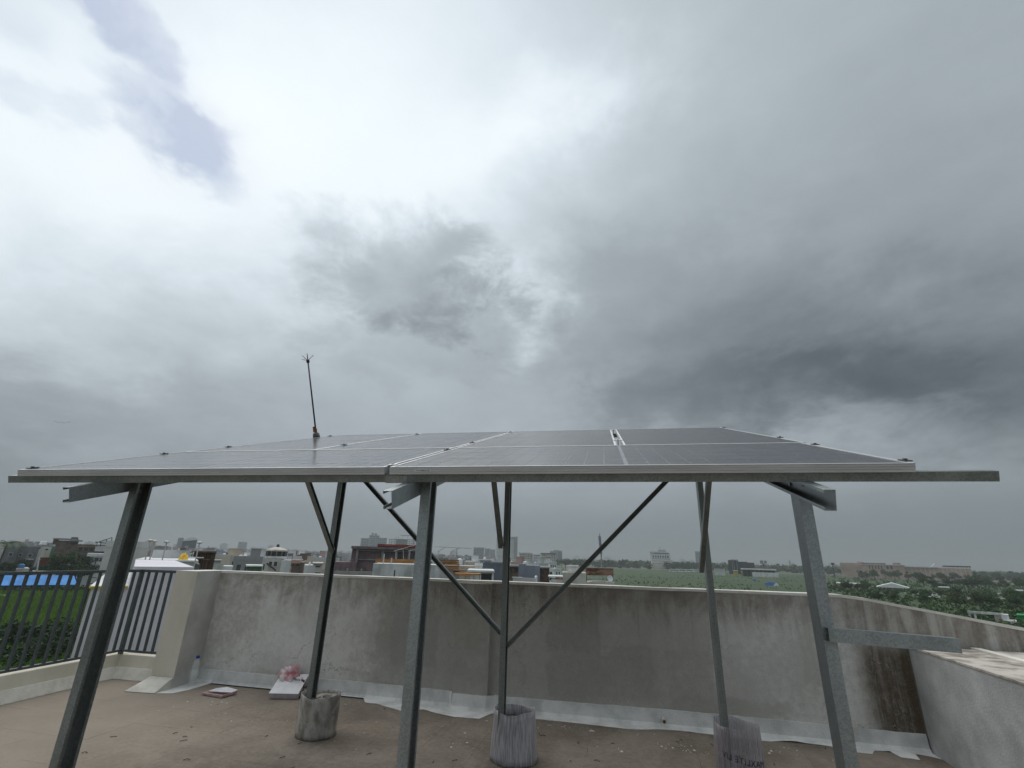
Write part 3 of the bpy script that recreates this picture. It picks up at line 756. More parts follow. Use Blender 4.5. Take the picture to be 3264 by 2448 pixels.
# reversed printing on the clear sleeve (the sheet hangs inside out)
cu_ = bpy.data.curves.new('lettering', 'FONT'); cu_.body = 'MAXLITE UV'; cu_.size = .062; cu_.align_x = 'CENTER'
tmp = bpy.data.objects.new('lettering', cu_); col.objects.link(tmp)
dg = bpy.context.evaluated_depsgraph_get(); tm = bpy.data.meshes.new_from_object(tmp.evaluated_get(dg))
bpy.data.objects.remove(tmp)
bm = bmesh.new(); bm.from_mesh(tm); bmesh.ops.subdivide_edges(bm, edges=[e for e in bm.edges if e.calc_length() > .02], cuts=2)
dirc = math.atan2(-(PX['BR'][1]), -(PX['BR'][0] + .13))
for v in bm.verts:
    a = dirc + .18 - v.co.x / .19; rad = .1945
    zz = .118 + v.co.y + .14 * v.co.x
    v.co = (rad * math.cos(a), rad * math.sin(a), zz)
bm.to_mesh(tm); bm.free(); tm.materials.append(MATS['ink'])
link('printed_lettering', tm, f3)

# ---- litter along the wall
def at_floor(x, y, z=0): q = on_z(x, y, z); return q
q = at_floor(611, 2186)
bo = thing('water_bottle', 'empty clear plastic water bottle with a blue cap by the pier', 'bottle', (q.x, q.y, .03))
MB().rev([(.030, 0), (.034, .006), (.034, .05), (.0325, .055), (.034, .06), (.034, .085), (.0325, .09), (.034, .095), (.034, .12), (.0325, .125), (.034, .13), (.034, .165), (.026, .2), (.0135, .222), (.0135, .235)], 20).build('bottle_body', 'clear_plastic', bo, True)
MB().rev([(.0335, .06), (.0352, .062), (.0352, .125), (.0335, .127)], 20, cap=False).build('ribs', 'clear_plastic', bo, True)
MB().rev([(.016, .228), (.0165, .23), (.0165, .25), (.014, .252)], 16).build('cap', 'blue_cap', bo, True)
bo.scale = (1.25, 1.25, 1.2)
q = at_floor(697, 2216)
tr = thing('paper_tray', 'pink and white crumpled paper tray lying flat on the terrace floor', 'tray', (q.x, q.y, .004), R(-6))
MB().add([(-.16, -.07, 0), (.13, -.09, 0), (.15, .09, 0), (-.15, .09, 0), (-.18, -.085, .022), (.15, -.105, .03), (.17, .105, .035), (-.165, .105, .025)],
         [(0, 3, 2, 1), (0, 1, 5, 4), (1, 2, 6, 5), (2, 3, 7, 6), (3, 0, 4, 7)]).build('tray_shell', 'paper_pink', tr).modifiers.new('t', 'SOLIDIFY').thickness = .003
MB().add([(-.16, .0, .026), (-.02, .03, .04), (.16, .02, .036), (.17, .10, .045), (0, .105, .06), (-.15, .10, .035), (.05, .0, .032)], [(0, 6, 1), (0, 1, 5), (1, 4, 5), (1, 2, 3), (1, 3, 4), (6, 2, 1)]).build('folded_paper', 'white_card', tr).modifiers.new('t', 'SOLIDIFY').thickness = .002
q = at_floor(890, 2228)
bx_ = thing('white_box', 'white cardboard box with loose wire on top beside the left footing', 'box', (q.x + .02, q.y + .17, .058), R(14))
bx_.rotation_euler = (R(23), 0, R(14)); bx_.scale = (1.15, 1.15, 1.1); bx_.location.z = .066
MB().box(-.15, .13, -.15, .12, 0, .062).build('carton', 'card_edge', bx_, bevel=.004)
MB().add([(-.155, -.155, .066), (.135, -.155, .064), (.14, .12, .082), (-.15, .125, .073), (.0, .02, .068)], [(0, 1, 4), (1, 2, 4), (2, 3, 4), (3, 0, 4)]).build('lid', 'white_card', bx_).modifiers.new('t', 'SOLIDIFY').thickness = .005
rd = random.Random(11); pts = []
for i in range(70):
    a = i * .55; pts.append((.05 + .05 * math.cos(a) + .0012 * i * math.sin(i * .2), .02 + .045 * math.sin(a * .93) + .03 * math.sin(i * .13), .085 + .02 * rd.random()))
tag(MB().tube(pts, .0016, 4).build('wire_tangle', 'wire_dark', None), 'tangle of thin dark wire lying on the white box', 'wire').location = (q.x + .03, q.y + .16, .075)
q = at_floor(945, 2228)
for k, (dx_, dy_, rz, lab) in enumerate(((.10, .02, .4, 'rusty red-brown steel bracket lying beside the white box'), (.17, .10, -.5, 'rusty red-brown steel bracket leaning near the left footing, behind another'), (.05, .16, 1.2, 'rusty red-brown steel bracket at the back of the scrap by the wall'))):
    o = thing('steel_bracket', lab, 'bracket', (q.x + dx_ - .05, q.y + dy_ + .05, .004 + k * .012), rz, 'scrap brackets by the white box')
    MB().box(-.09, .09, -.03, .03, 0, .006).box(-.09, -.084, -.03, .03, .006, .08 + .03 * k).box(.02, .026, -.03, .03, .006, .06).build('plate', 'red_brown', o)
    MB().tube([(-.087, 0, .05), (.02, .01, .055), (.1, .02, .04)], .006, 6).build('rod_piece', 'red_brown', o)
q = at_floor(928, 2196)
bm = bmesh.new(); bmesh.ops.create_icosphere(bm, subdivisions=4, radius=.1)
from mathutils import noise as mn
for v in bm.verts:
    n_ = mn.noise(v.co * 18) * .035 + mn.noise(v.co * 45) * .014
    v.co *= 1 + n_ / .1; v.co.z = max(v.co.z * 1.05, -.07); v.co.x *= 1.25
    if v.co.z > .05: v.co.x += (v.co.z - .05) * .6 * math.sin(v.co.y * 40); v.co.z += abs(mn.noise(v.co * 30)) * .05
me = bpy.data.meshes.new('carry_bag'); bm.to_mesh(me); bm.free(); me.materials.append(MATS['bag_film']); me.polygons.foreach_set('use_smooth', [True] * len(me.polygons))
bagr = thing('carry_bag', 'crumpled pink and white thin plastic bag against the wall foot', 'bag', (q.x + .07, wy(q.x) - .135, .17))
link('bag_film', me, bagr)
MB().tube([(.06, 0, .08), (.11, -.01, .11), (.13, 0, .06), (.13, .0, -.05)], .003, 4).build('handle', 'bag_film', bagr)
# plaster flakes and grit, too many to count
mb = MB(); rd = random.Random(21)
def flake(x, y, s, k):
    a = rd.uniform(0, 6.28); n = 5; vs = [(x + s * rd.uniform(.6, 1.1) * math.cos(a + i * 1.256) * (k if i % 2 else 1), y + s * rd.uniform(.5, 1) * math.sin(a + i * 1.256), .003 + rd.uniform(0, s * .3)) for i in range(n)]
    mb.add(vs + [(vx, vy, .0005) for vx, vy, _ in vs], [tuple(range(5)), tuple(range(5, 10))[::-1]] + [(i, 5 + i, 5 + (i + 1) % 5, (i + 1) % 5) for i in range(5)])
for (sx, sy, rx, ry, n_) in ((800, 2195, .3, .1, 50), (1140, 2240, .2, .1, 10), (1520, 2370, .3, .15, 26), (1850, 2325, .8, .06, 30), (1945, 2390, .12, .04, 6), (2180, 2385, .2, .1, 22), (2440, 2390, .35, .1, 18), (640, 2250, .5, .2, 16), (900, 2330, 1.0, .35, 20)):
    q = at_floor(sx, sy)
    for i in range(n_):
        x, y = rd.gauss(q.x, rx * .6), rd.gauss(q.y, ry * .8)
        if y < wy(x) - .2: flake(x, y, rd.choice((.003, .004, .004, .005, .006, .008, .014)), rd.uniform(.6, 1.3))
tag(mb.build('plaster_flakes', 'flake'), 'white plaster flakes scattered over the terrace floor', 'flakes', kind='stuff')
mb = MB()
for i in range(46):
    x, y = rd.uniform(-4.6, 2.0), rd.uniform(4.0, 5.85); a = rd.uniform(0, 3.1); L_ = rd.uniform(.015, .06)
    mb.tube([(x, y, .004), (x + L_ * .5 * math.cos(a), y + L_ * .5 * math.sin(a), .009), (x + L_ * math.cos(a + .4), y + L_ * math.sin(a + .4), .004)], .0028, 4)
tag(mb.build('twigs', 'wire_dark'), 'dark twigs and wire ends scattered over the terrace floor', 'twigs', kind='stuff')

# ================================================================== SURROUNDINGS
def disc(name, rad, z, mat, n=96):
    V = [(0, 0, z)]; F = []
    rings = (30, 120, 500, 2000, rad)
    for r in rings:
        for i in range(n): a = 2 * math.pi * i / n; V.append((r * math.cos(a), r * math.sin(a), z))
    for i in range(n): F.append((0, 1 + i, 1 + (i + 1) % n))
    for k in range(len(rings) - 1):
        for i in range(n): F.append((1 + k * n + i, 1 + (k + 1) * n + i, 1 + (k + 1) * n + (i + 1) % n, 1 + k * n + (i + 1) % n))
    return tag(MB().add(V, F).build(name, mat), kind='structure')
disc('ground', 6000, GZ, 'ground')
def patch(name, pts, mat, lift):
    V = [(q.x, q.y, GZ + lift) for q in pts]; return tag(MB().add(V, [tuple(range(len(V)))]).build(name, mat), kind='structure')
def polar(az, d): return Vector((d * math.sin(R(az)), d * math.cos(R(az)), GZ))
patch('field', [polar(-7, 90), polar(-7, 330), polar(-6, 640), polar(-2, 760), polar(22, 760), polar(30, 640), polar(50, 560), polar(75, 400), polar(75, 40), polar(30, 25)], 'field', .06)
patch('lawn', [polar(-85, 12), polar(-85, 230), polar(-66, 190), polar(-54, 176), polar(-49, 170), polar(-47.5, 60), polar(-46, 12)], 'lawn', .05)
patch('pavement', [on_ground(2866, 1890), on_ground(3000, 1886), on_ground(3264, 1893), on_ground(3264, 1905), on_ground(3118, 1915), on_ground(2980, 1906)], 'tarmac', .12)
# the house under the terrace
tag(MB().box(-6.75, 6.4, -5.9, 6.3, GZ, -.33).build('terrace_building', 'cream_wall'), 'cream house whose flat roof is this terrace', 'building')

class Bld:
    """a building whose front stands on the line of sight through two photograph pixels, at a distance in metres"""
    def __init__(s, name, label, cat, x0, x1, dist, group=None, yb=None, yaw=0):
        s.xm = (x0 + x1) / 2
        d = ray(s.xm, 1800); h = math.hypot(d.x, d.y)
        if dist is None:
            q = on_ground(s.xm, yb); dist = math.hypot(q.x, q.y)
        s.dist = dist
        s.c = Vector((d.x / h * dist, d.y / h * dist, GZ)); s.n = Vector((d.x / h, d.y / h, 0)); s.r = Vector((s.n.y, -s.n.x, 0))
        s.rz = math.atan2(-s.r.y, -s.r.x) + math.pi
        s.root = thing(name, label, cat, s.c, s.rz, group)
    def loc(s, x, y):
        d = ray(x, y); t = s.dist / (d.x * s.n.x + d.y * s.n.y); P = EYE + d * t
        return (P - s.c).dot(s.r), P.z - GZ
    def box(s, part, x0, y0, x1, y1, mat, d0=0, d1=8, parent=None, build=True, mb=None):
        """pixel rectangle; y1 None = down to the ground; d0..d1 = depth behind the front"""
        xm = s.xm; ym = y0
        X0, Z1 = s.loc(x0, y0); X1, Z1b = s.loc(x1, y0 + (x1 - x0) * .033)
        Z1 = (s.loc(x0, y0)[1] + s.loc(x1, y0 + (x1 - x0) * .033)[1]) / 2
        Z0 = 0 if y1 is None else (s.loc(x0, y1)[1] + s.loc(x1, y1 + (x1 - x0) * .033)[1]) / 2
        mb = mb or MB(); mb.box(X0, X1, d0, d1, Z0, Z1)
        s.last = (X0, X1, Z0, Z1)
        if build: return mb.build(part, mat, parent or s.root)
        return mb
    def m(s, part, x0, x1, z0, z1, mat, d0, d1, parent=None): return MB().box(x0, x1, d0, d1, z0, z1).build(part, mat, parent or s.root)
    def window(s, x0, y0, x1, y1, frame='white_wall', pane='glass_dark', d=0):
        X0, Z1 = s.loc(x0, y0); X1, Z0 = s.loc(x1, y1)
        if Z0 > Z1: Z0, Z1 = Z1, Z0
        t = min(.07, (X1 - X0) * .12)
        f = MB().box(X0 - t, X0, d - .05, d + .05, Z0 - t, Z1 + t).box(X1, X1 + t, d - .05, d + .05, Z0 - t, Z1 + t).box(X0, X1, d - .05, d + .05, Z1, Z1 + t).box(X0, X1, d - .09, d + .05, Z0 - t, Z0).build('window', frame, s.root)
        MB().box(X0, X1, d - .015, d + .05, Z0, Z1).build('pane', pane, f)
    def rim(s, box, h=.5, t=.18, mat='white_wall', d0=0, d1=8):
        X0, X1, Z0, Z1 = box
        return MB().box(X0 - .03, X1 + .03, d0 - .03, d0 + t, Z1 - .05, Z1 + h).box(X0 - .03, X1 + .03, d1 - t, d1 + .03, Z1 - .05, Z1 + h).box(X0 - .03, X0 + t, d0 + t, d1 - t, Z1 - .05, Z1 + h).box(X1 - t, X1 + .03, d0 + t, d1 - t, Z1 - .05, Z1 + h).build('roof_parapet', mat, s.root)
def tank(x0, x1, y0, y1, dist, mat, label, back=2):
    """roof water tank standing behind a roof edge"""
    b = Bld('water_tank', label, 'water tank', x0, x1, dist + back)
    X0, Z1 = b.loc(x0, y0); X1, Z0 = b.loc(x1, y1); r = (X1 - X0) / 2; xm_ = (X0 + X1) / 2
    b.root.location.z = GZ + Z0; h = max(Z1 - Z0, .4)
    M = Matrix.Translation((xm_, r, 0))
    MB().rev([(r * .96, 0), (r, .05), (r, h * .3), (r * .96, h * .33), (r, h * .36), (r, h * .62), (r * .96, h * .65), (r, h * .68), (r, h * .8), (r * .5, h * .95)], 16, M).build('tank_body', mat, b.root, True)
    MB().rev([(r * .35, h * .93), (r * .35, h), (r * .3, h * 1.01)], 12, M).build('lid', mat, b.root)
    return b

# ---------- left side, between railing and the pier
# white neighbour seen through the railing
b = Bld('neighbour_house', 'white-walled neighbouring house seen through the railing bars', 'house', 290, 560, 10.5)
X0, Z1 = b.loc(291, 1875); X1, _ = b.loc(600, 1875)
b.m('wall', X0, X1, 0, Z1, 'white_panel', 0, 6); Xt, Zt_ = b.loc(428, 1806); b.m('tall_wall', Xt, X1 + .02, 0, Zt_, 'white_panel', .02, 5.9)
b.m('roof_edge', X0 - .04, Xt - .01, Z1, Z1 + .03, 'yellow_paint', -.05, .06); b.m('roof', X0 - .04, Xt - .01, Z1 - .02, Z1 + .012, 'white_wall', .07, 6)
b.m('downpipe', X0 - .07, X0 - .02, 0, Z1, 'dark_steel', -.02, .05)
b = Bld('neighbour_house', 'white flat-roofed house with a grungy roof parapet behind the front left post', 'house', 446, 700, 24)
b.box('wall', 440, 1787, 622, None, 'white_grunge', 0, 7); bx0 = b.last
b.box('upper_parapet', 471, 1752, 610, 1786, 'white_grunge', 4.5, 4.75)
b.m('roof_slab', bx0[0] - .1, bx0[1] + .1, bx0[3], bx0[3] + .06, 'white_wall', -.1, 7.1)
b.box('side_block', 622, 1800, 640, None, 'grey_wall', 1, 7)
WB = b
for x0, y0, x1, y1, lab in ((497, 1726, 463, 1783, 'pale roof lamp post nearest the front left steel post, leftmost of four'), (487, 1729, 482, 1765, 'pale roof lamp post close beside the leftmost one'), (527, 1731, 517, 1785, 'pale lamp post at the middle of the white roof parapet'), (636, 1733, 622, 1790, 'pale lamp post beside the yellow tarpaulin')):
    q = Bld('lamp_post', lab, 'lamp post', x1, x1, 23.5 if x0 != 636 else 23.6, 'lamp posts on the white roof')
    X, Z0 = q.loc(x1, y1); _, Z1 = q.loc(x1, y0)
    MB().tube([(X, 0, WB.last[3] * 0 + bx0[3] - .1 if x0 != 636 else bx0[3] - 1.5), (X, 0, Z1)], .022, 8).build('pole', 'pole_pale', q.root)
    MB().rev([(.05, Z1), (.10, Z1 + .03), (.09, Z1 + .07), (.02, Z1 + .09)], 10, Matrix.Translation((X, 0, 0))).build('lamp_head', 'pole_pale', q.root)
q = Bld('tarpaulin', 'yellow tarpaulin heaped on the white roof', 'tarpaulin', 566, 601, 24.6)
X0, Z0 = q.loc(566, 1788); X1, Z1 = q.loc(601, 1777)
bm = bmesh.new(); bmesh.ops.create_grid(bm, x_segments=18, y_segments=10, size=1)
for v in bm.verts:
    e = max(0, 1 - v.co.x ** 4) * max(0, 1 - v.co.y ** 4)
    v.co = ((X0 + X1) / 2 + v.co.x * (X1 - X0) / 2, .7 + v.co.y * .5, bx0[3] + .07 + e * (.2 + .15 * mn.noise(Vector((v.co.x * 3, v.co.y * 3, 0)))))
me = bpy.data.meshes.new('tarp'); bm.to_mesh(me); bm.free(); me.materials.append(MATS['yellow_tarp'])
link('tarp_sheet', me, q.root).modifiers.new('t', 'SOLIDIFY').thickness = .01
q = Bld('shed', 'dark rusty steel-framed shed with white sheets on its roof, right of the yellow tarpaulin', 'shed', 611, 695, 30)
q.box('roof', 611, 1754, 692, 1759, 'brown_wall', 0, 5); q.box('back_wall', 615, 1759, 690, None, 'brick_brown', 3, 3.2)
for i, x in enumerate((613, 632, 645, 652, 660, 672, 688)): q.box('post', x, 1758, x + 2, None, 'dark_steel', .1 + .05 * i, .25 + .05 * i)
q.box('loose_sheet', 604, 1775, 650, 1778, 'white_sheet', -.5, 1.5); q.box('loose_sheet', 612, 1781, 668, 1784, 'rust_sheet', -.4, 1.2)
q = Bld('ladder_tower', 'dark steel ladder-like tower standing before the white left house', 'tower', 294, 329, 172)
(xa, za), (xb, zb) = q.loc(309, 1778), q.loc(328, 1778)
zl = q.loc(300, 1830)[1]
MB().tube([(xa, 0, 0), (xa, 0, za)], .13, 6).build('rail', 'dark_steel', q.root); MB().tube([(xb, 0, 0), (xb, 0, za)], .13, 6).build('rail', 'dark_steel', q.root)
for k in range(6): zz = za - .6 - k * 1.4; MB().tube([(xa, 0, zz), (xb, 0, zz)], .09, 6).build('rung', 'dark_steel', q.root)
q = Bld('house', 'white house with dark upper windows behind the ladder-like tower', 'house', 282, 335, 178)
q.box('wall', 282, 1773, 336, None, 'white_wall', 0, 7); q.box('roof_slab', 279, 1763, 339, 1773, 'white_wall', -.4, 7); q.window(303, 1778, 313, 1789, pane='glass_dark'); q.window(318, 1779, 328, 1790)
q = Bld('house', 'tall plain pinkish-white wall of a house left of the front left post', 'house', 336, 440, 32)
q.box('wall', 338, 1740, 470, None, 'pink_white', 0, 6); q.rim(q.last, .25, .2, 'pink_white', 0, 6)
q = Bld('house', 'long brown-roofed house with a pale block on its roof', 'house', 242, 345, 192)
q.box('wall', 244, 1742, 345, None, 'brown_wall', 0, 8); q.box('roof', 240, 1734, 340, 1741, 'brick_brown', -.6, 8.6); q.box('roof_room', 306, 1739, 346, 1757, 'white_wall', -.9, -.05)
for x in (252, 270, 288): q.window(x, 1747, x + 8, 1756, 'brown_wall')
q = Bld('roof_frame', 'thin steel roof frame with a sloping top rail above the pinkish wall', 'frame', 304, 358, 190)
def pt(q, x, y, d=0): X, Z = q.loc(x, y); return (X, d, Z)
for x, y in ((310, 1728), (322, 1724), (340, 1718), (357, 1713)): MB().tube([pt(q, x - 2, 1742), pt(q, x, y)], .1, 5).build('upright', 'dark_steel', q.root)
MB().tube([pt(q, 304, 1731), pt(q, 358, 1713)], .1, 5).build('top_rail', 'dark_steel', q.root); MB().tube([pt(q, 304, 1727), pt(q, 350, 1733)], .1, 5).build('cross_rail', 'dark_steel', q.root)
q = Bld('house', 'unfinished brown brick house with a dark upper room, highest on the left', 'house', 171, 263, 205)
q.box('wall', 182, 1722, 252, None, 'brown_wall', 0, 9); q.box('floor_slab', 170, 1715, 252, 1719, 'raw_concrete', -.8, 9); q.box('parapet_band', 171, 1719, 186, 1735, 'brick_brown', .3, 8)
q.box('stair_room', 228, 1712, 250, 1724, 'brick_brown', -.4, 4); q.box('floor_slab', 222, 1721, 264, 1725, 'raw_concrete', -1.2, 6); q.window(228, 1727, 244, 1736, 'brick_brown')
q = Bld('house', 'narrow pale house with a green side wall and one small window', 'house', 136, 174, 186)
q.box('wall', 136, 1743, 166, 1776, 'cream_wall', 0, 5); q.box('side_wall', 166, 1742, 175, 1778, 'green_paint', .05, 6); q.box('lower_wall', 124, 1778, 168, None, 'red_brown', .2, 6); q.window(145, 1749, 153, 1754)
q = Bld('house', 'small white house carrying two white water tanks', 'house', 117, 149, 210)
q.box('wall', 117, 1738, 150, None, 'white_wall', 0, 6); q.box('roof_slab', 115, 1735, 152, 1738, 'white_wall', -.3, 6.3); q.window(122, 1742, 128, 1750)
tank(128, 138, 1725, 1735.5, 210, 'tank_white', 'left one of two white roof tanks on the far left house'); tank(139, 149, 1725, 1736, 210, 'tank_white', 'right one of two white roof tanks on the far left house')
q = Bld('house', 'dark grey house with small white-framed windows, second from the left edge', 'house', 60, 133, 196)
q.box('wall', 60, 1745, 126, None, 'grey_wall', 0, 9); q.rim(q.last, .3, .2, 'grey_wall', 0, 9); q.window(62, 1764, 68, 1773); q.window(92, 1766, 100, 1775); q.box('canopy', 76, 1780, 108, 1784, 'white_wall', -1.2, 0); q.box('roof_room', 74, 1742, 98, 1748, 'white_wall', 2, 5)
q = Bld('house', 'plain grey house block behind the palm at the left edge', 'house', 10, 62, 190)
q.box('wall', 18, 1747, 62, None, 'grey_wall', 0, 9); q.rim(q.last, .25, .2, 'raw_concrete', 0, 9); q.window(30, 1762, 38, 1772)
q = Bld('pump_house', 'low cream pump house with a white dome, carrying a blue tank', 'hut', 52, 95, 178)
q.box('wall', 52, 1812, 94, None, 'cream_wall', 0, 3); zt = q.last[3]; cx_ = q.loc(83, 1810)[0]
MB().rev([(.6, zt), (.55, zt + .15), (.3, zt + .3), (.05, zt + .36)], 14, Matrix.Translation((cx_, 1.2, 0))).build('dome', 'white_wall', q.root, True)
tank(60, 77, 1797, 1811, 178, 'tank_blue', 'bright blue water tank on the low pump house', .6)
q = Bld('shed', 'low shed with a flat white roof in front of the left trees', 'shed', 104, 180, 176)
q.box('wall', 108, 1824, 178, None, 'cream_wall', 0, 4); q.box('roof', 104, 1819, 182, 1823, 'white_sheet', -.4, 4.4)
q = Bld('utility_pole', 'slim pale utility pole among the trees on the left', 'pole', 118, 118, 174)
MB().tube([pt(q, 112, 1850), pt(q, 125, 1776)], .16, 8).build('pole', 'pole_pale', q.root); MB().tube([pt(q, 119, 1782), pt(q, 129, 1783)], .08, 6).build('cross_arm', 'pole_pale', q.root)
# long blue shed behind the lawn
q = Bld('blue_shed', 'long low shed with a sky-blue roof and dark blue wall behind the lawn', 'shed', 0, 245, None, yb=1883)
Xa, Za = q.loc(-220, 1868); Xb, Zb = q.loc(242, 1864); Zr = q.loc(120, 1838)[1]
q.m('wall', Xa, Xb, 0, Zb, 'wall_blue', 0, 6)
nseg = 16
for k in range(nseg):
    x0 = Xa + (Xb - Xa) * k / nseg; x1 = Xa + (Xb - Xa) * (k + 1) / nseg - .03
    MB().add([(x0, -.5, Zb), (x1, -.5, Zb), (x1, 6, Zr), (x0, 6, Zr), (x0, -.5, Zb + .06), (x1, -.5, Zb + .06), (x1, 6, Zr + .06), (x0, 6, Zr + .06)], [(0, 3, 2, 1), (4, 5, 6, 7), (0, 1, 5, 4), (1, 2, 6, 5), (2, 3, 7, 6), (3, 0, 4, 7)]).build('roof_panel', 'roof_blue', q.root)

# ---------- far skyline
def grid_windows(q, x0, y0, x1, y1, nx, ny, fx=.55, fy=.5, pane='glass_dark', d=-.12):
    dxp, dyp = (x1 - x0) / nx, (y1 - y0) / ny
    for j in range(ny):
        for i in range(nx):
            a, c = x0 + (i + .5 - fx / 2) * dxp, y0 + (j + .5 - fy / 2) * dyp + (i + .5) * dxp * .033
            X0_, Z1_ = q.loc(a, c); X1_, Z0_ = q.loc(a + fx * dxp, c + fy * dyp)
            q.m('window', X0_, X1_, Z0_, Z1_, pane, d, .1)
def bands(q, x0, y0, x1, y1, ny, fy=.45, pane='glass_dark', d=-.15):
    dyp = (y1 - y0) / ny
    for j in range(ny):
        c = y0 + (j + .5 - fy / 2) * dyp
        X0_, Z1_ = q.loc(x0, c); X1_, Z0_ = q.loc(x1, c + fy * dyp + (x1 - x0) * .0); 
        q.m('window_band', X0_, X1_, min(Z0_, Z1_), max(Z0_, Z1_), pane, d, .1)
q = Bld('office_building', 'bluish glass office block with a curved white roof on the left skyline', 'office', 570, 631, 620)
q.box('glass_body', 573, 1720, 629, None, 'glass_office', 0, 30); q.box('left_wing', 569, 1714, 586, None, 'far_concrete', -2, 20)
X0, Z0 = q.loc(584, 1722); X1, Z1 = q.loc(632, 1718)
MB().prism([(X0 + (X1 - X0) * k / 8, Z0 + (Z1 - Z0) * k / 8 + 2.0 * math.sin(math.pi * k / 8)) for k in range(9)] + [(X1, Z1 - .9), (X0, Z0 - .9)], -3, 32).build('roof', 'white_wall', q.root)
bands(q, 574, 1722, 628, 1745, 5, .3)
q = Bld('tower', 'lone grey tower block on the hazy left skyline', 'tower', 761, 791, 1500)
q.box('body', 761, 1727, 789, None, 'far_concrete', 0, 40); bands(q, 763, 1729, 787, 1745, 5, .35, 'glass_office')
q = Bld('roof_tower_house', 'white house with a round ornate domed roof room above the parapet', 'house', 845, 930, 105)
q.box('wall', 848, 1780, 897, None, 'cream_wall', 0, 7); XA, XB = q.loc(843, 1780)[0], q.loc(914, 1780)[0]; xc = (XA + XB) / 2; rr_ = (XB - XA) / 2
zl0, zl1, zd, zt = q.loc(878, 1780)[1], q.loc(878, 1773)[1], q.loc(878, 1757)[1], q.loc(878, 1743)[1]
M = Matrix.Translation((xc, rr_, 0))
MB().rev([(rr_ * .72, zl0 - 2.2), (rr_ * .74, zl0 - .1), (rr_, zl0), (rr_, zl1)], 12, M).build('ledge', 'white_wall', q.root)
dr = MB().rev([(rr_ * .93, zl1), (rr_ * .93, zd)], 12, M).build('drum', 'dark_stand', q.root)
for k in range(12):
    a = 2 * math.pi * k / 12; MB().box(-.09, .09, -.09, .09, zl1, zd, 0, M @ Matrix.Rotation(a, 4, 'Z') @ Matrix.Translation((rr_ * .95, 0, 0))).build('column', 'grey_wall', q.root)
MB().rev([(rr_ * 1.02, zd), (rr_ * 1.0, zd + .25), (rr_ * .72, zd + (zt - zd) * .6), (rr_ * .3, zd + (zt - zd) * .92), (.1, zt)], 12, M).build('dome', 'cream_wall', q.root)
MB().rev([(.25, zt - .1), (.28, zt + .1), (.22, zt + .45), (.08, zt + .5)], 8, M).build('finial', 'dark_stand', q.root)
q.box('side_block', 897, 1785, 928, None, 'white_wall', -.6, 6); q.window(858, 1790, 866, 1803); q.window(874, 1790, 882, 1805)
X0, Z0 = q.loc(850, 1795); X1, Z1 = q.loc(880, 1818); MB().tube([(X0, -.3, Z0), (X1, -.3, Z1)], .12, 5).build('stair_stringer', 'dark_steel', q.root)
tank(909, 917, 1783, 1791, 104, 'tank_white', 'white roof tank on the block beside the domed roof room', .3)
q = Bld('house', 'low house with a green wall and long white eave left of the domed house', 'house', 711, 840, 92)
q.box('wall', 786, 1805, 836, None, 'green_paint', 0, 6); q.box('eave', 784, 1801, 838, 1805, 'white_wall', -.7, 6.5); q.box('white_wing', 711, 1804, 741, None, 'white_wall', -.3, 5)
q = Bld('house', 'small pale house beside the rusty shed, left of the parapet pier line', 'house', 678, 706, 60)
q.box('wall', 678, 1788, 705, None, 'white_grunge', 0, 5); q.box('roof_slab', 676, 1785, 707, 1788, 'raw_concrete', -.3, 5)
q = Bld('house', 'brown house with an orange upper terrace left of the white twin house', 'house', 930, 972, 110)
q.box('wall', 932, 1792, 971, None, 'brown_wall', 0, 7); q.box('terrace_wall', 930, 1784, 958, 1795, 'peach_wall', -.4, 6); q.window(945, 1797, 953, 1805, 'brown_wall')
q = Bld('house', 'white twin house with one dark window, left of the back left post', 'house', 970, 1030, 78)
q.box('left_wing', 971, 1801, 999, None, 'white_wall', 0, 6); q.box('right_wing', 999, 1798, 1028, None, 'white_wall', -.5, 6); q.box('roof_slab', 997, 1793, 1031, 1797, 'cream_wall', -1, 6.5); q.window(1006, 1803, 1020, 1808, d=-.5); q.box('grille', 1004, 1824, 1022, 1828, 'black_metal', -.62, -.5)
tank(984, 990, 1795, 1801, 78, 'tank_white', 'small white tank on the white twin house', 1)
# purplish brick building
q = Bld('brick_building', 'unfinished purplish brick building with concrete columns behind the wall', 'building', 1062, 1330, 74)
q.box('wall', 1142, 1752, 1330, None, 'purple_brick', .4, 14); q.box('roof_slab', 1121, 1740, 1332, 1748, 'purple_brick', -.6, 14.5); q.box('left_wall', 1123, 1748, 1143, None, 'purple_brick', .2, 14)
q.box('low_block', 1062, 1790, 1137, None, 'purple_brick', -1.5, 8); q.box('garden_wall', 1060, 1814, 1192, None, 'raw_concrete', -6, -5.7)
for x in (1137, 1218, 1262, 1302): q.box('column', x, 1749, x + 7, None, 'raw_concrete', 0, .6)
q.box('beam', 1142, 1781, 1330, 1784, 'raw_concrete', .1, .5); q.box('beam', 1137, 1750, 1330, 1755, 'raw_concrete', .05, .5)
for x in (1225, 1268, 1308): q.box('opening', x, 1762, x + 14, 1779, 'glass_dark', .3, .5)
q.box('red_canopy', 1204, 1733, 1332, 1740, 'red_sheet', 1, 9)
q.box('garden_wall_post', 1113, 1808, 1117, None, 'raw_concrete', -6.1, -5.6); q.box('garden_wall_post', 1154, 1810, 1158, None, 'raw_concrete', -6.1, -5.6)
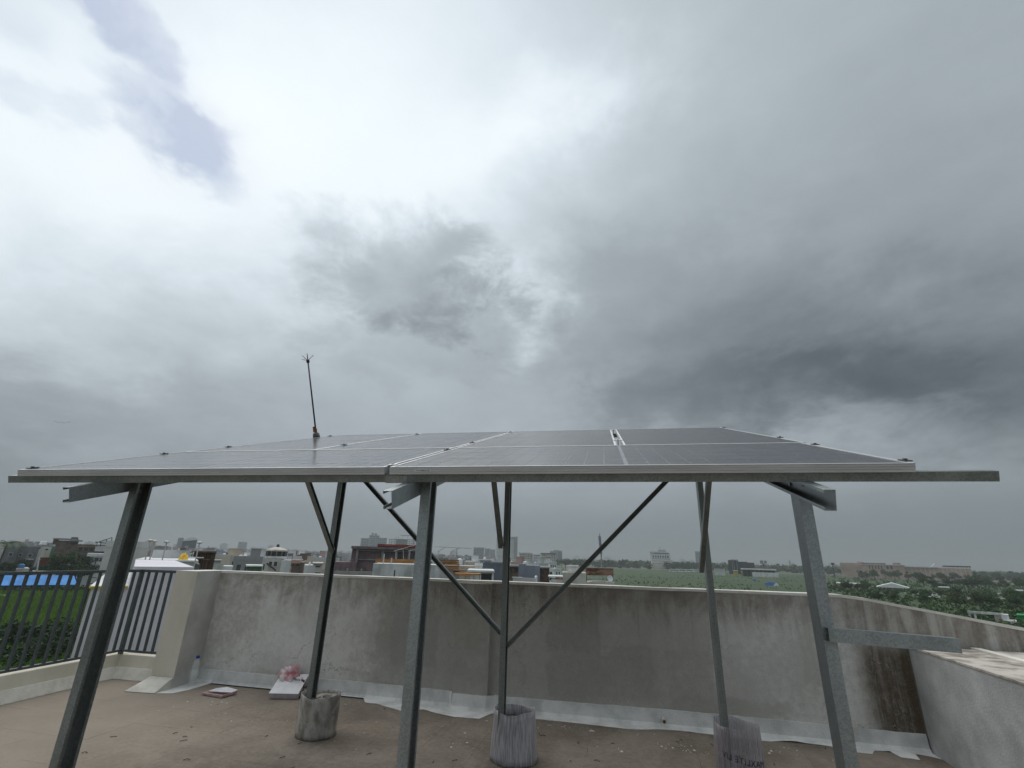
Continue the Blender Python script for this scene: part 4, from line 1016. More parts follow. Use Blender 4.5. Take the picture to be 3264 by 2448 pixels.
# construction blocks behind it
q = Bld('apartment_block', 'grey apartment block under construction with a crowned roof, left of the scaffolded one', 'apartments', 1151, 1235, 980)
q.box('left_mass', 1151, 1715, 1180, None, 'far_concrete', 0, 30); q.box('mid_mass', 1178, 1706, 1210, None, 'far_concrete', -3, 25); q.box('right_mass', 1209, 1714, 1234, None, 'far_concrete', 0, 30)
q.box('roof_crown', 1186, 1698, 1192, 1706, 'far_concrete', 0, 8); q.box('roof_crown', 1195, 1700, 1202, 1706, 'far_concrete', 0, 8)
grid_windows(q, 1153, 1717, 1178, 1742, 5, 5, .5, .5, 'glass_office'); grid_windows(q, 1180, 1708, 1208, 1742, 5, 6, .5, .5, 'glass_office', -3.2); grid_windows(q, 1211, 1716, 1233, 1742, 4, 5, .5, .5, 'glass_office')
q = Bld('apartment_block', 'open concrete frame of a block under construction with column stubs on top', 'apartments', 1239, 1325, 1000)
for y in (1717, 1723, 1729, 1735): q.box('floor_slab', 1239, y, 1325, y + 1.6, 'far_concrete', 0, 25)
for x in range(1241, 1325, 8): q.box('column', x, 1717, x + 1.8, None, 'far_concrete', .5, 2.5)
q.box('core', 1262, 1717, 1300, None, 'far_concrete', 10, 22)
for x in (1262, 1270, 1284, 1300, 1316): q.box('column_stub', x, 1709, x + 1, 1717, 'dark_steel', 2, 3.5)
q = Bld('tower_crane', 'thin tower crane arm above the scaffolded block', 'crane', 1270, 1330, 1020)
MB().tube([pt(q, 1318, 1760), pt(q, 1318, 1700)], .8, 5).build('mast', 'dark_steel', q.root); MB().tube([pt(q, 1276, 1706), pt(q, 1330, 1708)], .55, 5).build('jib', 'dark_steel', q.root)
# white house with boards, centre
q = Bld('house', 'white house roof with orange board shuttering either side of the middle post', 'house', 1190, 1470, 42)
q.box('wall', 1190, 1795, 1466, None, 'white_grunge', 0, 6); q.box('left_board', 1196, 1780, 1330, 1793, 'orange_board', .6, .7); 
q.box('drain_slot', 1257, 1817, 1260, 1838, 'black_metal', -.04, .05)
for x in (1222, 1246): q.box('stub_column', x, 1765 if x == 1222 else 1778, x + 4, 1796, 'pole_pale', .3, .4)
for k, y in enumerate((1783, 1789, 1795, 1801, 1807)): q.box('shutter_board', 1420 - k, y, 1462, y + 5, 'wood_board' if k % 2 else 'orange_board', -.3, -.25)
q.box('shutter_board', 1393, 1783, 1421, 1800, 'wood_board', .2, .3); q.box('timber_stair', 1440, 1814, 1482, 1818, 'wood_board', -.9, .2); q.box('timber_stair', 1445, 1822, 1480, 1827, 'wood_board', -.8, .1)
q = Bld('pipe_frame', 'rusty pipe pergola frame rising above the board shuttering', 'frame', 1255, 1505, 44)
for x0, y0, x1, y1 in ((1262, 1795, 1262, 1755), (1287, 1795, 1285, 1752), (1304, 1795, 1307, 1752), (1395, 1790, 1398, 1758), (1432, 1790, 1440, 1756), (1455, 1792, 1456, 1746)): MB().tube([pt(q, x0, y0), pt(q, x1, y1)], .028, 6).build('upright', 'pipe_grey', q.root)
for x0, y0, x1, y1 in ((1255, 1757, 1330, 1735), (1384, 1742, 1503, 1748), (1395, 1759, 1420, 1744), (1438, 1758, 1470, 1745), (1300, 1757, 1340, 1748)): MB().tube([pt(q, x0, y0), pt(q, x1, y1)], .025, 6).build('cross_pipe', 'pipe_grey', q.root)
q = Bld('work_deck', 'orange timber work deck on thin props in front of the white carport house', 'deck', 1451, 1530, 40)
q.box('deck_board', 1451, 1826, 1532, 1830, 'orange_board', -.6, 1.2); q.box('deck_board', 1460, 1831, 1512, 1834, 'orange_board', -.9, -.65)
for x in (1484, 1510, 1528): q.box('prop', x, 1830, x + 1.8, None, 'orange_board', .1, .15)
q = Bld('house', 'beige house wall with a raised corner behind the orange work deck', 'house', 1463, 1537, 52)
q.box('wall', 1463, 1803, 1537, None, 'beige_wall', 0, 5); q.box('corner_block', 1514, 1801, 1538, None, 'cream_wall', -.4, 1.6); q.rim(q.last, .15, .1, 'white_wall', -.4, 1.6)
q = Bld('house', 'white carport house with one dark opening, left of the blue-grey wall', 'house', 1492, 1575, 46)
q.box('wall', 1500, 1819, 1534, None, 'white_wall', 0, 6); q.box('roof_slab', 1490, 1816, 1576, 1822, 'white_wall', -.4, 6); q.box('right_pillar', 1568, 1822, 1574, None, 'white_wall', -.2, .3); q.box('opening', 1534, 1829, 1568, None, 'glass_dark', .5, .7); q.box('lintel', 1534, 1821, 1568, 1829, 'cream_wall', .1, .5)
q = Bld('house', 'windowless dark blue-grey house block left of the middle back post', 'house', 1537, 1612, 60)
q.box('wall', 1537, 1796, 1614, None, 'bluegrey_wall', 0, 7); q.rim(q.last, .12, .15, 'bluegrey_wall', 0, 7)
tank(1458, 1474, 1779, 1801, 56, 'tank_white', 'tall white water tank behind the stacked boards', 1)
q = Bld('house', 'small white roof house with a pipe behind the blue-grey block', 'house', 1478, 1565, 84)
q.box('wall', 1530, 1786, 1566, None, 'white_wall', 0, 4); q.box('roof_slab', 1527, 1783, 1568, 1786, 'white_wall', -.3, 4.3); q.box('low_wing', 1480, 1790, 1517, None, 'cream_wall', 0, 5)
tank(1541, 1549, 1775, 1784, 84, 'tank_white', 'white tank on the small white roof house', 1)
q = Bld('house', 'brown brick house just right of the middle back post', 'house', 1614, 1656, 80)
q.box('wall', 1616, 1806, 1655, None, 'brick_brown', 0, 7); q.box('roof_slab', 1614, 1801, 1657, 1806, 'raw_concrete', -.4, 7); q.window(1622, 1812, 1632, 1824, 'brick_brown'); q.window(1640, 1812, 1650, 1824, 'brick_brown')
q = Bld('house', 'tall windowless slate-blue house block right of the middle back post', 'house', 1653, 1722, 66)
q.box('wall', 1653, 1801, 1721, None, 'slate_wall', 0, 7); q.box('raised_corner', 1654, 1797, 1676, 1801, 'slate_wall', 0, 3)
tank(1667, 1681, 1789, 1800, 66, 'tank_white', 'white tank on top of the slate-blue house', 1.5)
q = Bld('house', 'narrow rough brick house behind the slate-blue block', 'house', 1720, 1752, 72)
q.box('wall', 1719, 1810, 1751, None, 'brick_brown', 0, 7); q.box('roof_slab', 1717, 1807, 1753, 1811, 'raw_concrete', -.3, 7); q.window(1727, 1818, 1735, 1828, 'brick_brown')
q = Bld('garden_wall', 'low pinkish roof wall in front of the slate-blue house', 'wall', 1635, 1708, 40)
q.box('wall', 1635, 1841, 1708, None, 'pink_white', 0, .2); q.box('coping', 1633, 1839, 1665, 1842, 'white_wall', -.05, .25)
tank(1704, 1713, 1834, 1858, 40, 'tank_white', 'slim white tank at the end of the pinkish roof wall', .4)
q = Bld('house', 'low white flat roof beside the cream house with white tanks', 'house', 1749, 1795, 62)
q.box('wall', 1757, 1847, 1795, None, 'white_grunge', 0, 4); q.box('roof_slab', 1747, 1836, 1795, 1839, 'white_wall', .5, 5); q.box('red_cover', 1770, 1840, 1795, 1847, 'rust_sheet', .3, 3)
q = Bld('house', 'cream house block with white roof tanks, left of the rusty canopy', 'house', 1791, 1868, 70)
q.box('wall', 1791, 1824, 1868, None, 'cream_wall', 0, 6); q.box('roof_unit', 1808, 1805, 1842, 1824, 'white_wall', 1.5, 4); q.box('roof_unit_lid', 1805, 1802, 1845, 1806, 'white_wall', 1.3, 4.2); q.box('vent_pipe', 1798, 1802, 1800, 1824, 'pole_pale', .5, .6); q.box('vent_pipe', 1804, 1805, 1806, 1824, 'pole_pale', .5, .6)
q = Bld('canopy_house', 'cream roof house with a rusty sheet canopy and a satellite dish', 'house', 1865, 1965, 78)
q.box('wall', 1868, 1855, 1959, None, 'cream_wall', 0, 5); q.box('canopy_sheet', 1866, 1812, 1955, 1833, 'rust_sheet', .4, .5); q.box('canopy_top', 1865, 1809, 1956, 1812, 'brown_wall', .3, 4.5)
for x in (1868, 1952): q.box('canopy_post', x, 1833, x + 2, 1856, 'dark_steel', .4, .5)
q.box('roof_pipe', 1874, 1838, 1918, 1841, 'white_sheet', .8, .9); q.box('roof_pipe', 1880, 1849, 1930, 1853, 'white_sheet', .6, .7)
X, Z = q.loc(1944, 1845); M = Matrix.Translation((X, .2, Z)) @ Matrix.Rotation(R(70), 4, 'X') @ Matrix.Rotation(R(25), 4, 'Y')
ds = MB().rev([(.02, -.0), (.2, .02), (.36, .07), (.46, .13), (.45, .14), (.35, .085), (.2, .035), (.02, .015)], 18, M, cap=False).build('satellite_dish', 'tank_white', q.root, True)
MB().tube([(X, .25, Z), (X + .1, .3, Z - .5)], .03, 6).build('dish_mount', 'dark_steel', ds)
q = Bld('mast', 'tall slim mast, dark and thick in its upper half, rising right of centre', 'mast', 1918, 1918, 96)
MB().tube([pt(q, 1921, 1900), pt(q, 1916, 1760)], [.13, .13], 10).build('lower_pole', 'pipe_grey', q.root); MB().tube([pt(q, 1916, 1765), pt(q, 1911, 1709)], [.24, .24], 10).build('antenna_sleeve', 'slate_wall', q.root); MB().tube([pt(q, 1911, 1709), pt(q, 1911, 1700)], .04, 5).build('spike', 'dark_steel', q.root)
# far right of centre
q = Bld('tower', 'tall white banded tower block behind the middle back post', 'tower', 1583, 1650, 820)
q.box('body', 1583, 1714, 1640, None, 'white_wall', 0, 30); q.box('end_wall', 1639, 1711, 1650, None, 'far_concrete', -2, 31); q.box('crown', 1586, 1709, 1650, 1712, 'white_wall', -2, 31); q.box('podium', 1580, 1780, 1652, None, 'white_wall', -4, 30)
bands(q, 1585, 1716, 1638, 1781, 15, .42)
q = Bld('office_building', 'long low white building with dark balconies right of the tall tower', 'office', 1655, 1700, 700)
q.box('body', 1655, 1763, 1698, None, 'cream_wall', 0, 20); q.box('roof_edge', 1653, 1760, 1700, 1763, 'white_wall', -1, 21); grid_windows(q, 1657, 1765, 1697, 1788, 8, 4, .55, .6)
q = Bld('office_building', 'white three-storey building with dark window bands, second in the low row', 'office', 1698, 1725, 690)
q.box('body', 1698, 1766, 1724, None, 'white_wall', 0, 20); bands(q, 1701, 1767, 1722, 1790, 3, .4)
q = Bld('office_building', 'pale building with a brown roof band and a tall dark portal', 'office', 1724, 1772, 660)
q.box('body', 1725, 1766, 1770, None, 'cream_wall', 0, 20); q.box('roof_band', 1723, 1762, 1772, 1766, 'brown_wall', -1, 21); q.box('portal', 1740, 1776, 1755, None, 'glass_dark', -.4, 1); grid_windows(q, 1757, 1768, 1770, 1790, 2, 4, .5, .5); grid_windows(q, 1727, 1768, 1740, 1790, 2, 4, .5, .5)
q = Bld('apartment_block', 'stepped grey apartment block behind the low white row', 'apartments', 1753, 1793, 1250)
q.box('left_mass', 1753, 1756, 1768, None, 'far_concrete', 0, 30); q.box('mid_mass', 1765, 1753, 1780, None, 'far_concrete', -4, 26); q.box('right_mass', 1779, 1755, 1792, None, 'far_concrete', 0, 30); grid_windows(q, 1754, 1758, 1791, 1780, 8, 6, .5, .5, 'glass_office', -4.3)
q = Bld('apartment_block', 'pale hazy apartment block with stacked floors left of the tall tower', 'apartments', 1510, 1545, 900)
q.box('body', 1510, 1746, 1543, None, 'far_concrete', 0, 25); q.box('roof_edge', 1508, 1743, 1546, 1746, 'white_wall', -1, 26); bands(q, 1511, 1748, 1542, 1772, 5, .4, 'glass_office')
q = Bld('apartment_block', 'grey pair of hazy flats between the stacked-floor block and the tall tower', 'apartments', 1545, 1580, 1150)
q.box('left_mass', 1545, 1748, 1562, None, 'far_concrete', 0, 30); q.box('right_mass', 1563, 1751, 1579, None, 'far_concrete', 5, 30); grid_windows(q, 1547, 1750, 1560, 1772, 3, 6, .5, .5, 'glass_office')
q = Bld('hotel', 'white hotel-like block with window rows and roof masts beyond the field', 'hotel', 2070, 2140, 850)
q.box('body', 2073, 1762, 2136, None, 'white_wall', 0, 30); q.box('roof_edge', 2070, 1757, 2130, 1761, 'white_wall', -1.5, 31); q.box('podium', 2074, 1796, 2139, None, 'cream_wall', -5, 30); q.box('roof_room', 2096, 1752, 2122, 1757, 'far_concrete', 8, 20)
q.box('mast', 2102, 1742, 2104, 1756, 'far_concrete', 10, 12); q.box('mast', 2115, 1748, 2117, 1756, 'far_concrete', 10, 12)
grid_windows(q, 2079, 1769, 2133, 1778, 7, 1, .6, .75); bands(q, 2084, 1761, 2132, 1767, 1, .55); bands(q, 2079, 1778, 2135, 1799, 3, .38)
q = Bld('tower', 'narrow slanting-edged slab tower behind the back right post', 'tower', 2214, 2236, 1300)
q.box('body', 2215, 1757, 2233, None, 'slate_wall', 0, 25); q.box('side_slab', 2232, 1755, 2236, None, 'far_concrete', 1, 26); grid_windows(q, 2217, 1762, 2232, 1790, 3, 7, .5, .5, 'glass_office')
q = Bld('grandstand', 'dark grandstand building with a raised left end beyond the field', 'building', 2320, 2405, 620)
q.box('tall_end', 2320, 1785, 2352, None, 'dark_stand', 0, 20); q.box('middle', 2350, 1790, 2382, None, 'dark_stand', 1, 20); q.box('low_end', 2380, 1793, 2404, None, 'dark_stand', 2, 20); q.box('roof_frame', 2328, 1783, 2352, 1786, 'far_concrete', -1, 4)
for x in (2332, 2337, 2347): q.box('column', x, 1786, x + 1.2, None, 'far_concrete', -.8, -.3)
q = Bld('spectator_roof', 'long low pale roof with a white wall under it in front of the dark stand', 'shed', 2361, 2482, 520)
q.box('roof', 2361, 1811, 2474, 1815, 'roof_pale', -4, 12); q.box('white_wall', 2397, 1823, 2480, None, 'white_wall', -6, -5.5); q.box('back_wall', 2365, 1815, 2470, None, 'dark_stand', 6, 11)
for x in range(2366, 2474, 13): q.box('column', x, 1815, x + 1, None, 'far_concrete', 0, .5)
for x0, x1, y0, lab, mt in ((2276, 2311, 1813, 'white flat shed left of the yellow kiosks', 'white_wall'), (2336, 2352, 1818, 'small yellow kiosk beside the long pale roof, left of two', 'yellow_paint'), (2361, 2389, 1820, 'wider yellow kiosk under the long pale roof, right of two', 'yellow_paint')):
    q = Bld('kiosk', lab, 'kiosk', x0, x1, 530); q.box('wall', x0 + 1, y0 + 2, x1 - 1, None, mt, 0, 6); q.box('roof', x0, y0, x1, y0 + 2, 'roof_pale', -1, 7)
q = Bld('hoarding', 'billboard hoarding on a single mast above the tree line', 'billboard', 2422, 2444, 640)
q.box('board', 2422, 1786, 2432, 1797, 'slate_wall', 0, .5); q.box('board', 2434, 1787, 2443, 1796, 'slate_wall', .6, 1.1); q.box('mast', 2431, 1795, 2434, None, 'dark_steel', .3, 1.2)
q = Bld('pylon', 'thin distant lattice pylon on the tree line left of the front right post', 'pylon', 2516, 2521, 900)
for s_ in (-1, 1): MB().tube([(s_ * 2.2, 0, 0), (s_ * .4, 0, q.loc(2518, 1786)[1])], .35, 4).build('leg', 'dark_steel', q.root)
for k in range(1, 6): zz = q.loc(2518, 1786)[1] * k / 6; ww = 2.2 - 1.8 * k / 6; MB().tube([(-ww, 0, zz), (ww, 0, zz)], .22, 4).build('cross_bar', 'dark_steel', q.root)
q = Bld('sign_tower', 'dark square sign on a mast left of the long beige mall', 'sign', 2648, 2659, 600)
q.box('board', 2648, 1794, 2659, 1800, 'dark_stand', 0, 1.5); q.box('mast', 2652, 1800, 2655, None, 'dark_stand', .5, 1.1)
q = Bld('mall', 'very long beige and pink shopping mall beyond the trees on the right', 'mall', 2676, 3096, 700)
q.box('left_block', 2676, 1793, 2745, None, 'mall_wall', 0, 60); q.box('left_crown', 2730, 1790, 2748, 1795, 'mall_wall', 2, 20); q.box('centre_block', 2744, 1798, 2882, None, 'mall_wall', -8, 60); q.box('centre_attic', 2748, 1793, 2820, 1799, 'brown_wall', 6, 40)
q.box('centre_cornice', 2742, 1797, 2884, 1799.5, 'cream_wall', -9, -7.5); q.box('right_block', 2881, 1806, 3095, None, 'mall_wall', 0, 60); q.box('right_roof', 2882, 1804, 2990, 1807, 'roof_pale', -2, 50)
q.box('right_parapet', 3010, 1802, 3096, 1806.5, 'dark_stand', 8, 40); q.box('gable', 2845, 1794, 2870, 1799, 'mall_wall', -9, 10)
grid_windows(q, 2768, 1802, 2816, 1814, 5, 1, .5, .9, 'glass_dark', -8.3); grid_windows(q, 2824, 1803, 2848, 1815, 2, 1, .7, .8, 'glass_dark', -8.3); grid_windows(q, 2680, 1800, 2742, 1822, 9, 3, .45, .45, 'mall_wall', -.5)
for x in range(2890, 3090, 14): q.box('pilaster', x, 1807, x + 2, None, 'cream_wall', -.7, 0)
X0, Z0 = q.loc(2968, 1806); X1, _ = q.loc(3000, 1806); MB().add([(X0, 5, Z0), (X1, 5, Z0), ((X0 + X1) / 2, 5, Z0 + 3.5), (X0, 25, Z0), (X1, 25, Z0), ((X0 + X1) / 2, 25, Z0 + 3.5)], [(0, 1, 2), (3, 5, 4), (0, 2, 5, 3), (1, 4, 5, 2), (0, 3, 4, 1)]).build('skylight', 'roof_pale', q.root)
q = Bld('house', 'small flat-roofed peach house in the scrub on the right', 'house', 2667, 2745, None, yb=1876)
q.box('wall', 2670, 1861, 2742, None, 'peach_wall', 0, 12); q.box('roof_slab', 2665, 1857.5, 2746, 1860.5, 'white_wall', -1, 13); q.window(2684, 1864, 2690, 1870, 'peach_wall')
q = Bld('pavilion', 'white tent-like gabled pavilion roof in the scrub right of the peach house', 'pavilion', 2792, 2900, None, yb=1879)
Xa, Za = q.loc(2792, 1866); Xm, Zm = q.loc(2842, 1858); Xb, Zb = q.loc(2900, 1874); 
zb_ = min(Za, Zb)
MB().add([(Xa, -2, zb_), (Xm, -2, Zm), (Xb, -2, zb_), (Xa, 14, zb_), (Xm, 14, Zm), (Xb, 14, zb_), (Xa, -2, zb_ - .3), (Xb, -2, zb_ - .3), (Xa, 14, zb_ - .3), (Xb, 14, zb_ - .3)], [(0, 1, 4, 3), (1, 2, 5, 4), (0, 6, 7, 2, 1), (3, 4, 5, 9, 8), (0, 3, 8, 6), (2, 7, 9, 5), (6, 8, 9, 7)]).build('roof', 'white_sheet', q.root)
for f_ in (.08, .35, .65, .92): X = Xa + (Xb - Xa) * f_; q.m('column', X - .2, X + .2, 0, zb_ - .3, 'far_concrete', -1, -.6)
q.m('back_wall', Xa + 2, Xb - 2, 0, zb_ - .35, 'dark_stand', 8, 8.3)
q = Bld('ruin', 'roofless pale concrete portal frame in the scrub above the right wall', 'ruin', 3083, 3235, None, yb=1992)
q.box('post', 3084, 1951, 3092, None, 'white_grunge', 0, .4); q.box('post', 3103, 1955, 3110, None, 'white_grunge', 0, .4); q.box('lintel', 3083, 1949, 3196, 1956, 'white_grunge', -.1, .5); q.box('side_wall', 3167, 1957, 3190, None, 'beige_wall', 0, 2.5); q.box('white_block', 3190, 1958, 3214, None, 'white_wall', -.6, 2); q.box('low_slab', 3200, 1976, 3240, None, 'white_grunge', -2, 2)
q = Bld('green_shed', 'bright green netted shed at the right edge beside the concrete ruin', 'shed', 3243, 3300, None, yb=1995)
q.box('net_wall', 3243, 1963, 3300, None, 'green_net', 0, 4); q.box('roof', 3240, 1960, 3302, 1963, 'green_net', -.3, 4.3)
for x0, x1, y0, y1, lab in ((2989, 3026, 1870, 1877, 'white low shed roof among the trees right of the pavilion'), (3226, 3262, 1880, 1887, 'white low shed roof at the far right edge among trees')):
    q = Bld('shed', lab, 'shed', x0, x1, None, yb=y1 + 6); q.box('wall', x0 + 2, y0 + 3, x1 - 2, None, 'dust', 0, 6); q.box('roof', x0, y0, x1, y0 + 3, 'white_sheet', -.6, 6.6)
for x0, x1, y0, y1, lab in ((2400, 2411, 1845, 1852, 'small blue tarpaulin tent in the field'), (2439, 2477, 1855, 1867, 'larger blue and white tarpaulin tent in the field'),):
    q = Bld('tarpaulin_tent', lab, 'tent', x0, x1, None, yb=y1)
    Xa, Za = q.loc(x0, y1); Xb, Zt = q.loc(x1, y0); 
    MB().prism([(Xa, 0), (Xb, 0), (Xb, Zt * .55), ((Xa + Xb) / 2, Zt), (Xa, Zt * .6)], 0, 4).build('tent_sheet', 'blue_tarp', q.root)
    if x0 > 2430: MB().prism([(Xa * .2 + Xb * .8 - 1, 0.0), (Xb + .5, 0), (Xb + .5, Zt * .5), ((Xa * .1 + Xb * .9), Zt * .8)], -1.2, -.1).build('white_sheet', 'white_sheet', q.root)
# row of white buses and cars at the far side of the field
def vehicle(name, label, cat, sx, yb, L_, H_, mat, group):
    g = on_ground(sx, yb); o = thing(name, label, cat, (g.x, g.y, GZ), math.atan2(-g.x, g.y), group)
    w = 2.4 if L_ > 6 else 1.8
    MB().prism([(-L_ / 2, .5), (L_ / 2, .5), (L_ / 2, H_ * .45), (L_ / 2 - .15 * H_, H_ * .52)] + ([(L_ / 2 - .1, H_), (-L_ / 2, H_)] if L_ > 6 else [(L_ * .22, H_), (-L_ * .3, H_), (-L_ * .45, H_ * .55)]) + [(-L_ / 2, H_ * .5)], 0, w).build('body', mat, o)
    gl = MB().box(-L_ * .42, L_ * .40, -.03, .05, H_ * .56, H_ * .82) if L_ > 6 else MB().box(-L_ * .28, L_ * .2, -.03, .05, H_ * .58, H_ * .88)
    gl.build('window', 'glass_dark', o)
    for s_ in (-1, 1): MB().tube([(s_ * L_ * .3, -.05, .42), (s_ * L_ * .3, w + .05, .42)], .42, 10).build('wheel', 'black_plastic', o)
for k, (sx, yb) in enumerate(((2150, 1824), (2172, 1824), (2196, 1824), (2216, 1823))): vehicle('bus', 'white bus parked in the row at the far edge of the field', 'bus', sx, yb, 11, 3.2, 'white_sheet', 'buses parked beyond the field')
for k in range(7): vehicle('car', 'small pale car parked at the foot of the long mall', 'car', 2636 + k * 8, 1835 + (k % 2) * 2, 4.3, 1.5, random.choice(('white_sheet', 'far_concrete', 'white_wall')), 'cars parked by the mall')

# ---------- dense low city on the left and centre skyline
def house_mesh(kind):
    mb = MB(); r_ = random.Random(kind)
    w, d, h = 9, 9, 9
    mb.box(-w / 2, w / 2, 0, d, 0, h)
    for a, b_, c_, e in ((-w / 2 - .1, w / 2 + .1, -.1, .15), (-w / 2 - .1, w / 2 + .1, d - .15, d + .1), (-w / 2 - .1, -w / 2 + .15, .15, d - .15), (w / 2 - .15, w / 2 + .1, .15, d - .15)): mb.box(a, b_, c_, e, h - .1, h + .9)
    sx = (-1, 1)[kind % 2]; mb.box(sx * 1 - 1.6 + sx, sx * 1 + 1.6 + sx, 3, 6.5, h - .05, h + 2.6); mb.box(sx * 1 - 1.8 + sx, sx * 1 + 1.8 + sx, 2.8, 6.7, h + 2.6, h + 2.8)
    if kind % 3 == 0: mb.box(-w / 2, -w / 2 + 4, -1.2, 0, h - 3.1, h - 2.9)
    if kind % 3 == 1: mb.box(w / 2, w / 2 + 3.5, 1, d - 1, 0, h - 3)
    if kind % 3 == 2: mb.box(-w / 2 - .6, w / 2 + .6, -.8, d, h - .4, h - .05)
    M = Matrix.Translation((-sx * 2.6, 5, h)); mb.rev([(.6, 0), (.62, 1.0), (.3, 1.25)], 8, M, 2)
    for j in range(2):
        for i in range(3):
            x = -w / 2 + 1.3 + i * 2.6; mb.box(x, x + 1.3, -.06, .02, h - 2.4 - j * 3.1, h - 1.0 - j * 3.1, 1)
    for i in range(2): x = 2 + i * 3.4; mb.box(w / 2 - .02, w / 2 + .06, x, x + 1.3, h - 2.4, h - 1.0, 1)
    return mb.mesh('house', ['house_tint', 'glass_dark', 'tank_white'])
HM = [house_mesh(k) for k in range(6)]
PAL = [('white', (.62, .63, .63)), ('white', (.55, .56, .56)), ('cream', (.45, .41, .34)), ('grey', (.24, .25, .26)), ('brown', (.17, .125, .10)), ('blue', (.30, .36, .42)), ('pink', (.42, .32, .30)), ('white', (.68, .69, .69)), ('grey', (.34, .35, .35)), ('white', (.6, .6, .58))]
rc = random.Random(17); occupied = []
def city(n, az0, az1, d0, d1, where, power=1.6):
    k = tries = 0
    while k < n and tries < n * 40:
        tries += 1
        az = rc.uniform(az0, az1); d = d0 + (d1 - d0) * rc.random() ** power; p = polar(az, d)
        s = rc.uniform(.4, .8) * (1 + d / 2500)
        if any((p.x - a) ** 2 + (p.y - b_) ** 2 < (7 * s + r_) ** 2 for a, b_, r_ in occupied): continue
        occupied.append((p.x, p.y, 6 * s)); k += 1
        nm, c_ = rc.choice(PAL); f_ = rc.uniform(.85, 1.1)
        o = link('house', rc.choice(HM)); o.location = p; o.rotation_euler = (0, 0, -R(az) + rc.choice((0, .3, -.4, .8, 1.57))); o.color = (c_[0] * f_, c_[1] * f_, c_[2] * f_, 1)
        hs = rc.choice((.5, .6, .68, .75, .82, .9)) if d < 700 else rc.choice((.7, .9, 1.1, 1.3))
        o.scale = (s, s, hs)
        span = (d - d0) / (d1 - d0); az_f = (az - az0) / (az1 - az0)
        tag(o, '%s %s house with %s, %s row, %s of %s' % ('low' if hs < .72 else 'tall', nm, ('balcony', 'side wing', 'wide eave')[HM.index(o.data) % 3], 'near' if span < .2 else 'middle' if span < .5 else 'far', ('left end', 'left part', 'right part', 'right end')[min(3, int(az_f * 4))], where), 'house', 'houses in the ' + where)
city(34, -58, -48, 215, 620, 'quarter left of front post')
city(160, -46, -30, 125, 560, 'quarter before brick building', 1.5)
city(58, -58, -16, 720, 2200, 'hazy left skyline')
city(26, -17, -5, 110, 420, 'quarter behind middle post')
city(22, -20, 10, 950, 2600, 'hazy centre skyline', 1.0)
# more of the same city where single houses can no longer be told apart
mb = MB()
for i in range(2600):
    far = i < 900; az = rc.uniform(-72, 22) if far else rc.uniform(-62, -14); d = rc.uniform(2300, 5200) if far else 420 + 1900 * rc.random(); p = polar(az, d); w, h = (rc.uniform(10, 40), rc.uniform(8, 20) * (2.0 if rc.random() < .07 else 1)) if far else (rc.uniform(5, 12), rc.uniform(4.5, 9.5))
    if not far and any((p.x - a_) ** 2 + (p.y - b_) ** 2 < (r_ + 7) ** 2 for a_, b_, r_ in occupied): continue
    M = Matrix.Translation(p) @ Matrix.Rotation(-R(az) + rc.uniform(-.4, .4), 4, 'Z'); mb.box(-w / 2, w / 2, 0, 15, 0, h, rc.choice((0, 0, 1, 2)), M); mb.box(-w * .2, w * .15, 2, 9, h, h + 3, 0, M)
tag(mb.build('far_city', ['far_concrete', 'white_wall', 'brown_wall']), 'far hazy mass of city blocks along the horizon', 'city', kind='stuff')

# ---------- vegetation
def leaf_cloud(mb, blobs, n, s, rnd, flat=.6):
    """small leaf faces spread through the volume of overlapping blobs, denser toward each shell"""
    tot = sum(b_[3] ** 2 for b_ in blobs)
    for (x, y, z, r_) in blobs:
        for k in range(max(3, int(n * r_ * r_ / tot))):
            u = rnd.uniform(-1, 1); a = rnd.uniform(0, 6.283); q = (1 - u * u) ** .5; rad = r_ * (rnd.random() ** .35) * rnd.uniform(.8, 1.15)
            c = Vector((x + rad * q * math.cos(a), y + rad * q * math.sin(a), z + rad * u * .8))
            e1 = Vector((rnd.uniform(-1, 1), rnd.uniform(-1, 1), rnd.uniform(-.5, .5))).normalized(); e2_ = e1.cross(Vector((rnd.uniform(-1, 1), rnd.uniform(-1, 1), rnd.uniform(-1, 1)))).normalized()
            ss = s * rnd.uniform(.6, 1.3)
            mb.add([c - e1 * ss, c + e2_ * ss * flat, c + e1 * ss, c - e2_ * ss * flat], [(0, 1, 2, 3)])
def make_tree(seed, H, spread, n, s, leaf):
    rnd = random.Random(seed); tk = MB(); blobs = []
    th_ = H * .34; top = Vector((rnd.uniform(-.3, .3), rnd.uniform(-.3, .3), th_)); r0 = H * .028
    tk.tube([(0, 0, 0), (top.x * .4, top.y * .4, th_ * .5), top], [r0 * 1.25, r0, r0 * .8], 7)
    for k in range(7):
        a = k * .9 + rnd.uniform(-.3, .3); L_ = spread * rnd.uniform(.45, .95); zz = rnd.uniform(.5, .95) * H
        e = Vector((L_ * math.cos(a), L_ * math.sin(a), zz * .92)); mid = (top + e) / 2 + Vector((0, 0, .1 * H))
        tk.tube([top, mid, e], [r0 * .6, r0 * .35, r0 * .12], 5)
        blobs.append((e.x, e.y, e.z, spread * rnd.uniform(.30, .5))); blobs.append((mid.x * 1.1, mid.y * 1.1, mid.z + .05 * H, spread * rnd.uniform(.25, .42)))
    blobs.append((0, 0, H * .9, spread * .4))
    cr = MB(); leaf_cloud(cr, blobs, n, s, rnd)
    return cr.mesh('crown', leaf), tk.mesh('trunk', 'bark')
def plant(name, proto, loc, sc, label, group, rz=None):
    o = thing(name, label, 'tree', loc, rz if rz is not None else rc.uniform(0, 6), group); o.scale = (sc,) * 3
    link('crown', proto[0], o); link('trunk', proto[1], o); return o
